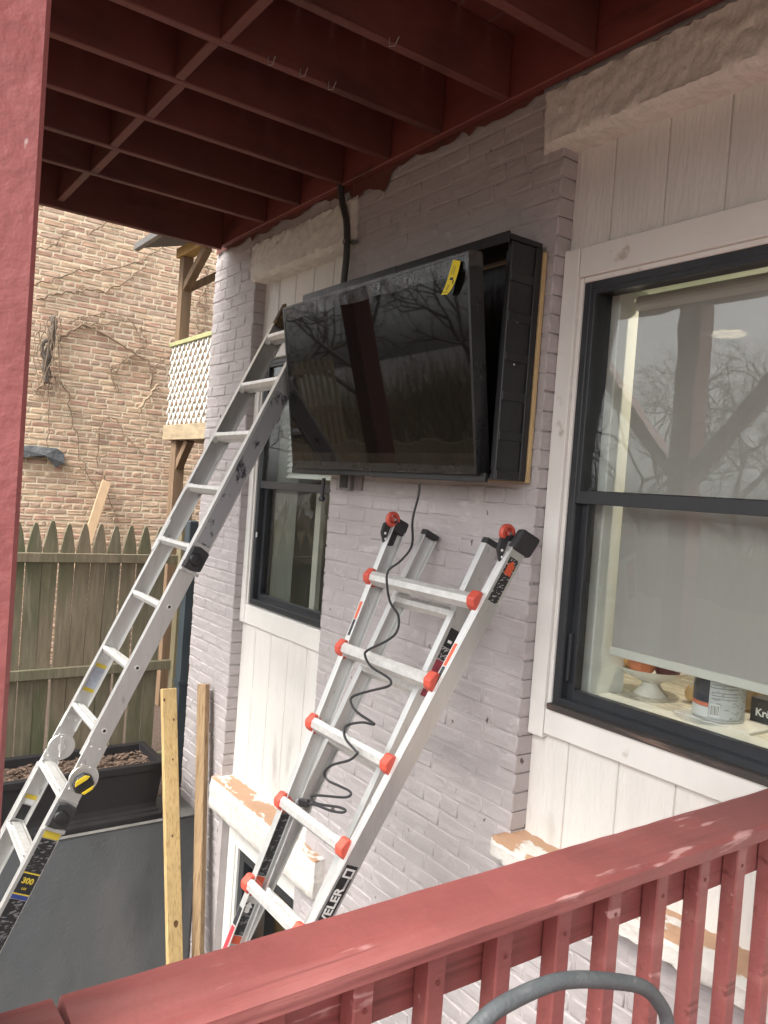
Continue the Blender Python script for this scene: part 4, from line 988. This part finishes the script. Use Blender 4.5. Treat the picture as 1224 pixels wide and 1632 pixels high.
# two loose boards standing against the retaining wall and the house
def board(name, A, B, w, h, side, m, label):
    e = empty(name, B, label, 'board', 'loose boards standing in the courtyard'); MB().beam(A, B, w, h, side).build('timber', m, e, .004); return e
bo1 = board('timber_board', onX((268.5, 1097), -4.80)+Vector((.0, 0, 0)), Vector((-4.30, -.25, GZ)), .094, .038, (0, 1, 0), PINE, 'fresh yellow pine board with a dark knot leaning on the grey wall')
KN = mat('dark_knot', (.11, .055, .022), .6, var=.4, vscale=60)
bT = onX((268.5, 1097), -4.80); bB = Vector((-4.30, -.25, GZ)); ba = (bT-bB).normalized(); bs = Vector((0, 1, 0)); bs = (bs-ba*bs.dot(ba)).normalized(); bn = bs.cross(ba); bn = bn if bn.x > 0 else -bn
for z_, off, r_ in ((-2.66, .006, .014), (-2.18, -.004, .006), (-1.52, .022, .006), (-1.40, -.036, .007), (-1.75, .01, .005)):
    P = bB.lerp(bT, (z_-GZ)/(bT.z-GZ))+bs*off+bn*.0192
    MB().extrude([(r_*math.cos(a)*(1+.15*math.sin(3*a)), r_*1.5*math.sin(a)) for a in [k*math.pi/7 for k in range(14)]], P, bs, ba, bn, .0006).build('knot', KN, bo1)
bA = onY((324.5, 1090), -.062); board('timber_board', bA, Vector((-4.36, -.10, GZ)), .075, .04, (1, .35, 0), PINE2, 'darker weathered board standing against the house corner')

# bent grey tube of a garden chair on the landing
ch = empty('tubular_chair_frame', (-.85, -1.0, -1.655), 'bent grey padded tube in front of the red balusters', 'chair frame')
hp = [(-.86, -1.36, -1.64), (-.86, -1.35, -1.3), (-.855, -1.335, -.95), (-.85, -1.30, -.83), (-.85, -1.255, -.796), (-.85, -1.203, -.778), (-.85, -1.106, -.775), (-.85, -1.029, -.789), (-.85, -.919, -.826), (-.85, -.842, -.86), (-.85, -.79, -.905), (-.85, -.757, -.96), (-.85, -.735, -1.1), (-.85, -.72, -1.64)]
MB().tube(smooth_path(hp, 6), .0135, 14).build('back_tube', HOSE, ch, 0, True)
MB().tube([(-.85, -1.35, -1.25), (-.5, -1.35, -1.25), (-.48, -1.35, -1.64)], .012, 8).build('seat_tube', HOSE, ch)
MB().tube([(-.85, -.73, -1.25), (-.5, -.73, -1.25), (-.48, -.73, -1.64)], .012, 8).build('seat_tube', HOSE, ch)
MB().box(-.84, -.5, -1.34, -.74, -1.245, -1.225).build('seat', mat('grey_sling_fabric', (.12, .12, .12), .8), ch, .004)

# ================================================================== INSIDE THE LARGE WINDOW
CZ = -.68
ct = empty('kitchen_counter', (-1.3, .6, -1.7), 'cream marble worktop behind the large window', 'worktop')
MB().box(-3.0, 1.0, .305, 1.0, CZ-.04, CZ).build('worktop', COUNTER, ct, .004)
MB().box(-1.866, .4, .192, .304, CZ-.018, CZ+.006).build('sill_board', mat('white_sill_board', (.74, .74, .68), .35, var=.03, vscale=4), ct, .003)
MB().box(-3.0, 1.0, .36, .98, -1.7, CZ-.042).build('cabinet', DARKROOM, ct)
db = empty('dark_appliance', (-1.2, 1.15, CZ), 'dark appliance standing behind the fruit bowl on the worktop', 'appliance')
MB().box(-2.6, .6, 1.02, 1.4, -1.7, -.25).build('body', DARKROOM, db, .01)
shd = empty('roller_shade', (-1.0, .27, -.52), 'grey roller shade pulled almost down behind the large window', 'shade')
SH = bpy.data.materials.new('grey_shade_fabric'); SH.use_nodes = True; t = SH.node_tree; N = t.nodes; L = t.links
b_ = N['Principled BSDF']; b_.inputs['Base Color'].default_value = (*SHADEP, 1); b_.inputs['Roughness'].default_value = .8
tr = N.new('ShaderNodeBsdfTransparent'); mx = N.new('ShaderNodeMixShader'); mx.inputs[0].default_value = .10; o_ = [n for n in N if n.type == 'OUTPUT_MATERIAL'][0]
L.new(b_.outputs[0], mx.inputs[1]); L.new(tr.outputs[0], mx.inputs[2]); L.new(mx.outputs[0], o_.inputs[0])
MB().box(-1.842, .3, .264, .2655, -.50, .75).build('fabric', SH, shd)
MB().box(-1.848, .3, .259, .271, -.528, -.498).build('hem_bar', mat('pale_hem_bar', (.62, .62, .57), .5), shd, .003)
MB().lathe([(.001, 0), (.03, 0), (.03, 2.1), (.001, 2.1)], Vector((-1.845, .275, .735)), (1, 0, 0), 16).build('roller', mat('pale_roller', (.55, .55, .52), .5), shd)
cl_ = empty('ceiling_lamp', (-2.58, 2.0, 1.0), 'small round recessed ceiling lamp glowing through the shade', 'lamp')
MB().lathe([(.001, 0), (.075, 0), (.09, .003), (.09, .012), (.001, .012)], Vector((-2.58, 2.0, 1.006)), (0, 0, 1), 24).build('lens', mat('lamp_glow', (1, .82, .55), .5, emit=9), cl_)
al = bpy.data.lights.new('ceiling_lamp_light', 'AREA'); al.shape = 'DISK'; al.size = .15; al.energy = 6; al.color = (1, .86, .66)
ao = bpy.data.objects.new('ceiling_lamp_light', al); COL.objects.link(ao); place(ao, (-2.58, 2.0, .99), cl_)
al2 = bpy.data.lights.new('ceiling_lamp_light', 'AREA'); al2.shape = 'DISK'; al2.size = .15; al2.energy = 5; al2.color = (1, .88, .70)
cl2 = empty('ceiling_lamp', (-1.3, .75, 1.0), 'recessed ceiling lamp over the worktop hidden behind the shade', 'lamp')
MB().lathe([(.001, 0), (.075, 0), (.09, .003), (.09, .012), (.001, .012)], Vector((-1.3, .75, 1.006)), (0, 0, 1), 24).build('lens', MATS['lamp_glow'], cl2)
ao2 = bpy.data.objects.new('ceiling_lamp_light', al2); COL.objects.link(ao2); place(ao2, (-1.3, .75, .99), cl2)
# fruit bowl
BC = Vector((-1.80, .455, CZ)); CER = mat('white_ceramic', (.66, .64, .58), .25, var=.04, vscale=8)
bo = empty('fruit_bowl', BC, 'white footed ceramic bowl holding fruit on the worktop', 'bowl')
MB().lathe([(.001, .0), (.060, 0), (.062, .004), (.048, .02), (.034, .036), (.033, .048), (.06, .060), (.105, .078), (.130, .100), (.133, .105), (.125, .102), (.10, .082), (.05, .068), (.001, .064)], BC, seg=36, closed=False).build('bowl', CER, bo, 0, True)
def fruit(name, c, r, m, label, cat, sq=.92):
    e = empty(name, Vector(c)-Vector((0, 0, r)), label, cat)
    prof = [(max(.0005, r*math.sin(a)*(1+.03*math.sin(3*a))), -r*sq*math.cos(a)-(.1*r*math.exp(-((math.pi-a)*5)**2) if a > 2.5 else 0)) for a in [math.pi*k/12 for k in range(13)]]
    MB().lathe(prof, c, (.1, .05, 1), 20).build('flesh', m, e, 0, True)
    MB().tube([Vector(c)+Vector((.005, 0, r*sq-.006)), Vector(c)+Vector((.008, 0, r*sq+.008))], .002, 6).build('stem', BARK, e)
    return e
fruit('orange', BC+Vector((-.075, -.04, .124)), .044, mat('yellow_orange_skin', (.66, .40, .12), .45, var=.1, vscale=20), 'yellow orange fruit at the left of the bowl', 'fruit')
fruit('peach', BC+Vector((-.005, -.055, .122)), .052, mat('red_orange_skin', (.60, .20, .09), .5, var=.2, vscale=20), 'large orange red fruit in the middle of the bowl', 'fruit')
fruit('plum', BC+Vector((.07, -.005, .116)), .047, mat('plum_skin', (.10, .035, .045), .4, var=.3, vscale=20), 'dark purple plum at the right of the bowl', 'fruit')
fruit('plum', BC+Vector((.03, .05, .118)), .042, mat('plum_skin_b', (.16, .05, .05), .4, var=.3, vscale=20), 'dark red plum at the back of the bowl', 'fruit')
ptt = fruit('potato', Vector((-1.66, .52, CZ+.035)), .036, mat('potato_skin', (.50, .33, .15), .7, var=.2, vscale=30), 'round tan potato lying between bowl and paint can', 'potato', .95)
# paint can
KC = Vector((-1.485, .385, CZ+.010)); kr, kh = .081, .19
MB().box(-1.60, -1.33, .31, .56, CZ+.001, CZ+.010).build('chopping_board', mat('white_board', (.72, .70, .64), .45), None, .002)
tag(bpy.data.objects['chopping_board'], 'thin white board under the paint can', 'board')
pcn = empty('paint_can', KC, 'grey metal paint can with a dark and white label on the worktop', 'paint can')
TIN = mat('tin_metal', (.55, .56, .57), .3, .7, var=.05, vscale=10)
MB().lathe([(.001, 0), (kr-.002, 0), (kr+.001, .003), (kr+.001, .008), (kr-.001, .010), (kr-.001, kh-.010), (kr+.002, kh-.007), (kr+.002, kh), (kr-.008, kh), (kr-.01, kh-.006), (.001, kh-.006)], KC, seg=40).build('body', TIN, pcn, 0, True)
def wrap(a0, a1, z0, z1, m, name, dr=.0005):
    return MB().lathe([(kr+dr, z0), (kr+dr, z1)], KC, seg=max(3, int(abs(a1-a0)/.12)), a0=a0, a1=a1, closed=False).build(name, m, pcn, 0, True)
# angle of the camera seen from the can
ca = math.atan2(CAM.y-KC.y, CAM.x-KC.x)
GL = print_mat('grey_can_label', (.46, .48, .48), (.30, .31, .32), 130, .58)
wrap(ca-2.4, ca-.38, .022, kh-.014, mat('navy_can_label', (.035, .04, .055), .45), 'label_panel'); wrap(ca-2.4, ca-.38, .045, .058, mat('orange_can_stripe', (.55, .16, .09), .45), 'label_stripe', .0012); wrap(ca-2.4, ca-.38, .010, .044, mat('pale_can_label', (.60, .61, .60), .45), 'label_panel', .0010)
wrap(ca-.37, ca+1.5, .012, kh-.012, GL, 'label_print')
wrap(ca-.30, ca+.05, .018, .058, mat('white_can_label', (.66, .66, .64), .45), 'barcode_field', .0012)
for k in range(7):
    a = ca-.27+.044*k; wrap(a, a+(.014 if k % 3 else .022), .022, .054, STICK, 'barcode_bar', .0018)
for zz in (.075, .085, .095, .11, .12, .13): wrap(ca-.28, ca+.75, zz, zz+.0035, mat('can_text_grey', (.24, .25, .26), .5), 'label_text_line', .0012)
hp_ = [KC+Vector((math.cos(ca-.95)*(kr+.004), math.sin(ca-.95)*(kr+.004), kh-.02)), KC+Vector((math.cos(ca-1.0)*(kr+.01), math.sin(ca-1.0)*(kr+.01), kh-.06)), KC+Vector((math.cos(ca-1.3)*(kr+.012), math.sin(ca-1.3)*(kr+.012), kh-.10)), KC+Vector((math.cos(ca-1.7)*(kr+.010), math.sin(ca-1.7)*(kr+.010), kh-.11))]
MB().tube(smooth_path(hp_, 4), .002, 6).build('wire_handle', TIN, pcn, 0, True)
# carton and paper bag
kb_ = empty('carton', (-1.2, .56, CZ), 'dark grey carton with white lettering at the right edge of the window', 'carton')
KX = onY((1195, 1140), .47).x
MB().box(KX, KX+.36, .47, .64, CZ+.0, CZ+.088).build('box', mat('dark_grey_card', (.035, .036, .04), .6, var=.1, vscale=10), kb_, .002)
text('lettering', 'Krö', .035, (KX+.018, .4695, CZ+.042), (1, 0, 0), (0, 0, 1), WH, kb_, .0004, 'LEFT', .0008)
bg_ = empty('paper_bag', (-1.50, .60, CZ), 'crumpled brown paper bag between paint can and carton', 'bag')
rg = random.Random(8); prof = [(.045, 0), (.055, .02), (.058, .06), (.05, .10), (.03, .125), (.035, .15)]
mb_ = MB().lathe(prof, Vector((-1.50, .60, CZ+.001)), seg=18)
mb_.v = [v+Vector((rg.uniform(-.006, .006), rg.uniform(-.006, .006), 0)) for v in mb_.v]; mb_.build('paper', mat('kraft_paper', (.42, .29, .16), .8, var=.15, vscale=25), bg_)
# left window: white blind behind the upper sash, curtain strip below
bld = empty('slatted_blind', (-3.9, .22, .05), 'pale slatted blind behind the upper pane of the narrow window', 'blind')
z = .04; BLN = mat('pale_blind', (.74, .74, .68), .5)
while z < .70:
    MB().add([(-4.30, .215, z), (-3.5, .215, z), (-3.5, .24, z+.030), (-4.30, .24, z+.030)], [(0, 1, 2, 3)]).build('slat', BLN, bld); z += .034
MB().box(-4.06, -4.0, .3, .33, -.72, .0).build('curtain_strip', mat('pale_curtain', (.45, .44, .38), .8), bld)

# ================================================================== BEHIND THE VIEWER (seen in the glass)
def bare_tree(seed, depth=7):
    r = random.Random(seed); tr, cr_ = MB(), MB()
    def grow(P, d, l, rad, k):
        n = 3 if k > 1 else 2; path = [P]; q = P.copy(); dd = d.copy()
        for i in range(n):
            dd = (dd+Vector((r.gauss(0, .12), r.gauss(0, .12), r.gauss(.03, .08)))).normalized(); q = q+dd*l/n; path.append(q.copy())
        rads = [rad*(1-.35*i/n) for i in range(n+1)]
        (tr if k >= depth-1 else cr_).tube(path, rads, 7 if k >= depth-1 else (4 if k > 2 else 3))
        if k <= 0: return
        for j in range(r.choice((2, 3, 3)) if k > 1 else 3):
            a = r.uniform(0, 6.28); t = r.uniform(.35, .8); o = dd.orthogonal().normalized(); o2 = dd.cross(o)
            nd = (dd*(1-t*.6)+(o*math.cos(a)+o2*math.sin(a))*t).normalized()
            grow(path[-1] if j < 2 else path[-2], nd, l*r.uniform(.62, .82), rad*.6, k-1)
    grow(Vector((0, 0, 0)), Vector((0, 0, 1)), 2.4, .13, depth); return tr, cr_
TM = []
for s in (1, 2, 3):
    a, b = bare_tree(s); ma = a.mesh('tree_trunk'); mb2 = b.mesh('tree_crown'); ma.materials.append(BARK); mb2.materials.append(BARK); TM.append((ma, mb2))
tl = ['bare tree reflected at the left of the large window', 'bare tree reflected in the middle of the large window', 'bare tree reflected at the right of the large window', 'bare tree reflected low in the television screen', 'bare tree reflected in the narrow window', 'leaning bare tree at the back of the yard', 'tall bare tree behind the yard fence', 'slender bare tree nearest the deck steps', 'bare tree at the far end of the yard', 'forked bare tree by the yard corner']
spots = [(-17.5, -21), (-14.0, -17), (-10.5, -16), (-19, -11), (-26, -13), (-15, -25), (-7.5, -19), (-23, -9), (-30, -12), (-21, -17)]
rt_ = random.Random(77)
for (x, y), lab, k in zip(spots, tl, range(10)):
    e = empty('bare_tree', (x, y, GZ+.85), lab, 'tree', 'bare winter trees in the yard'); e.rotation_euler[2] = rt_.uniform(0, 6.28); e.scale = (1, 1, 1.05)
    for me, nm in zip(TM[k % 3], ('trunk', 'crown')):
        o = bpy.data.objects.new(nm, me); COL.objects.link(o); o.parent = e
yf = empty('yard_fence', (-8, -7, GZ+.9), 'pale board fence across the yard behind the viewer', 'fence')
YF = mat('pale_fence_board', (.42, .34, .23), .8, var=.2, vscale=5, stretch=(4, 4, .5))
x = -18.0
while x < 2:
    MB().box(x, x+.14, -6.9, -6.88, GZ+.92, GZ+2.1+.05*math.sin(x*5)).build('board', YF, yf); x += .155
MB().box(-18, 2, -6.878, -6.84, GZ+1.2, GZ+1.3).build('fence_rail', YF, yf); MB().box(-18, 2, -6.878, -6.84, GZ+1.8, GZ+1.9).build('fence_rail', YF, yf)

tr_ = empty('garden_trellis', (-14.9, -7.2, GZ+.9), 'pale wooden slat trellis reflected at the left of the television', 'trellis')
for k in range(7): MB().box(-15.6+.24*k, -15.48+.24*k, -7.2, -7.18, GZ+.9, .62+.02*math.sin(k*3)).build('slat', YF, tr_)
for z in (-.45, .35): MB().box(-15.7, -14.0, -7.178, -7.14, z, z+.1).build('crossbar', YF, tr_)
ug = MB(); ru = random.Random(12)
for i in range(9000):
    x, y = ru.uniform(-32, -3), ru.uniform(-26, -8.5); h = ru.uniform(.4, 2.6)*(1 if ru.random() < .9 else 1.6)
    b = Vector((x, y, GZ+.88)); t = b+Vector((ru.gauss(0, .5), ru.gauss(0, .5), h)); w = ru.uniform(.006, .02); a = ru.uniform(0, 3.14); d = Vector((math.cos(a), math.sin(a), 0))*w
    m_ = b.lerp(t, .5)+Vector((ru.gauss(0, .12), ru.gauss(0, .12), 0))
    ug.add([b-d, b+d, m_+d*.7, t, m_-d*.7], [(0, 1, 2, 4), (4, 2, 3)])
u_o = ug.build('undergrowth', mat('dry_undergrowth', (.20, .15, .09), .9, var=.5, vscale=1.5)); u_o['kind'] = 'stuff'; u_o['label'] = 'dry brown undergrowth of the yard behind the viewer'; u_o['category'] = 'undergrowth'
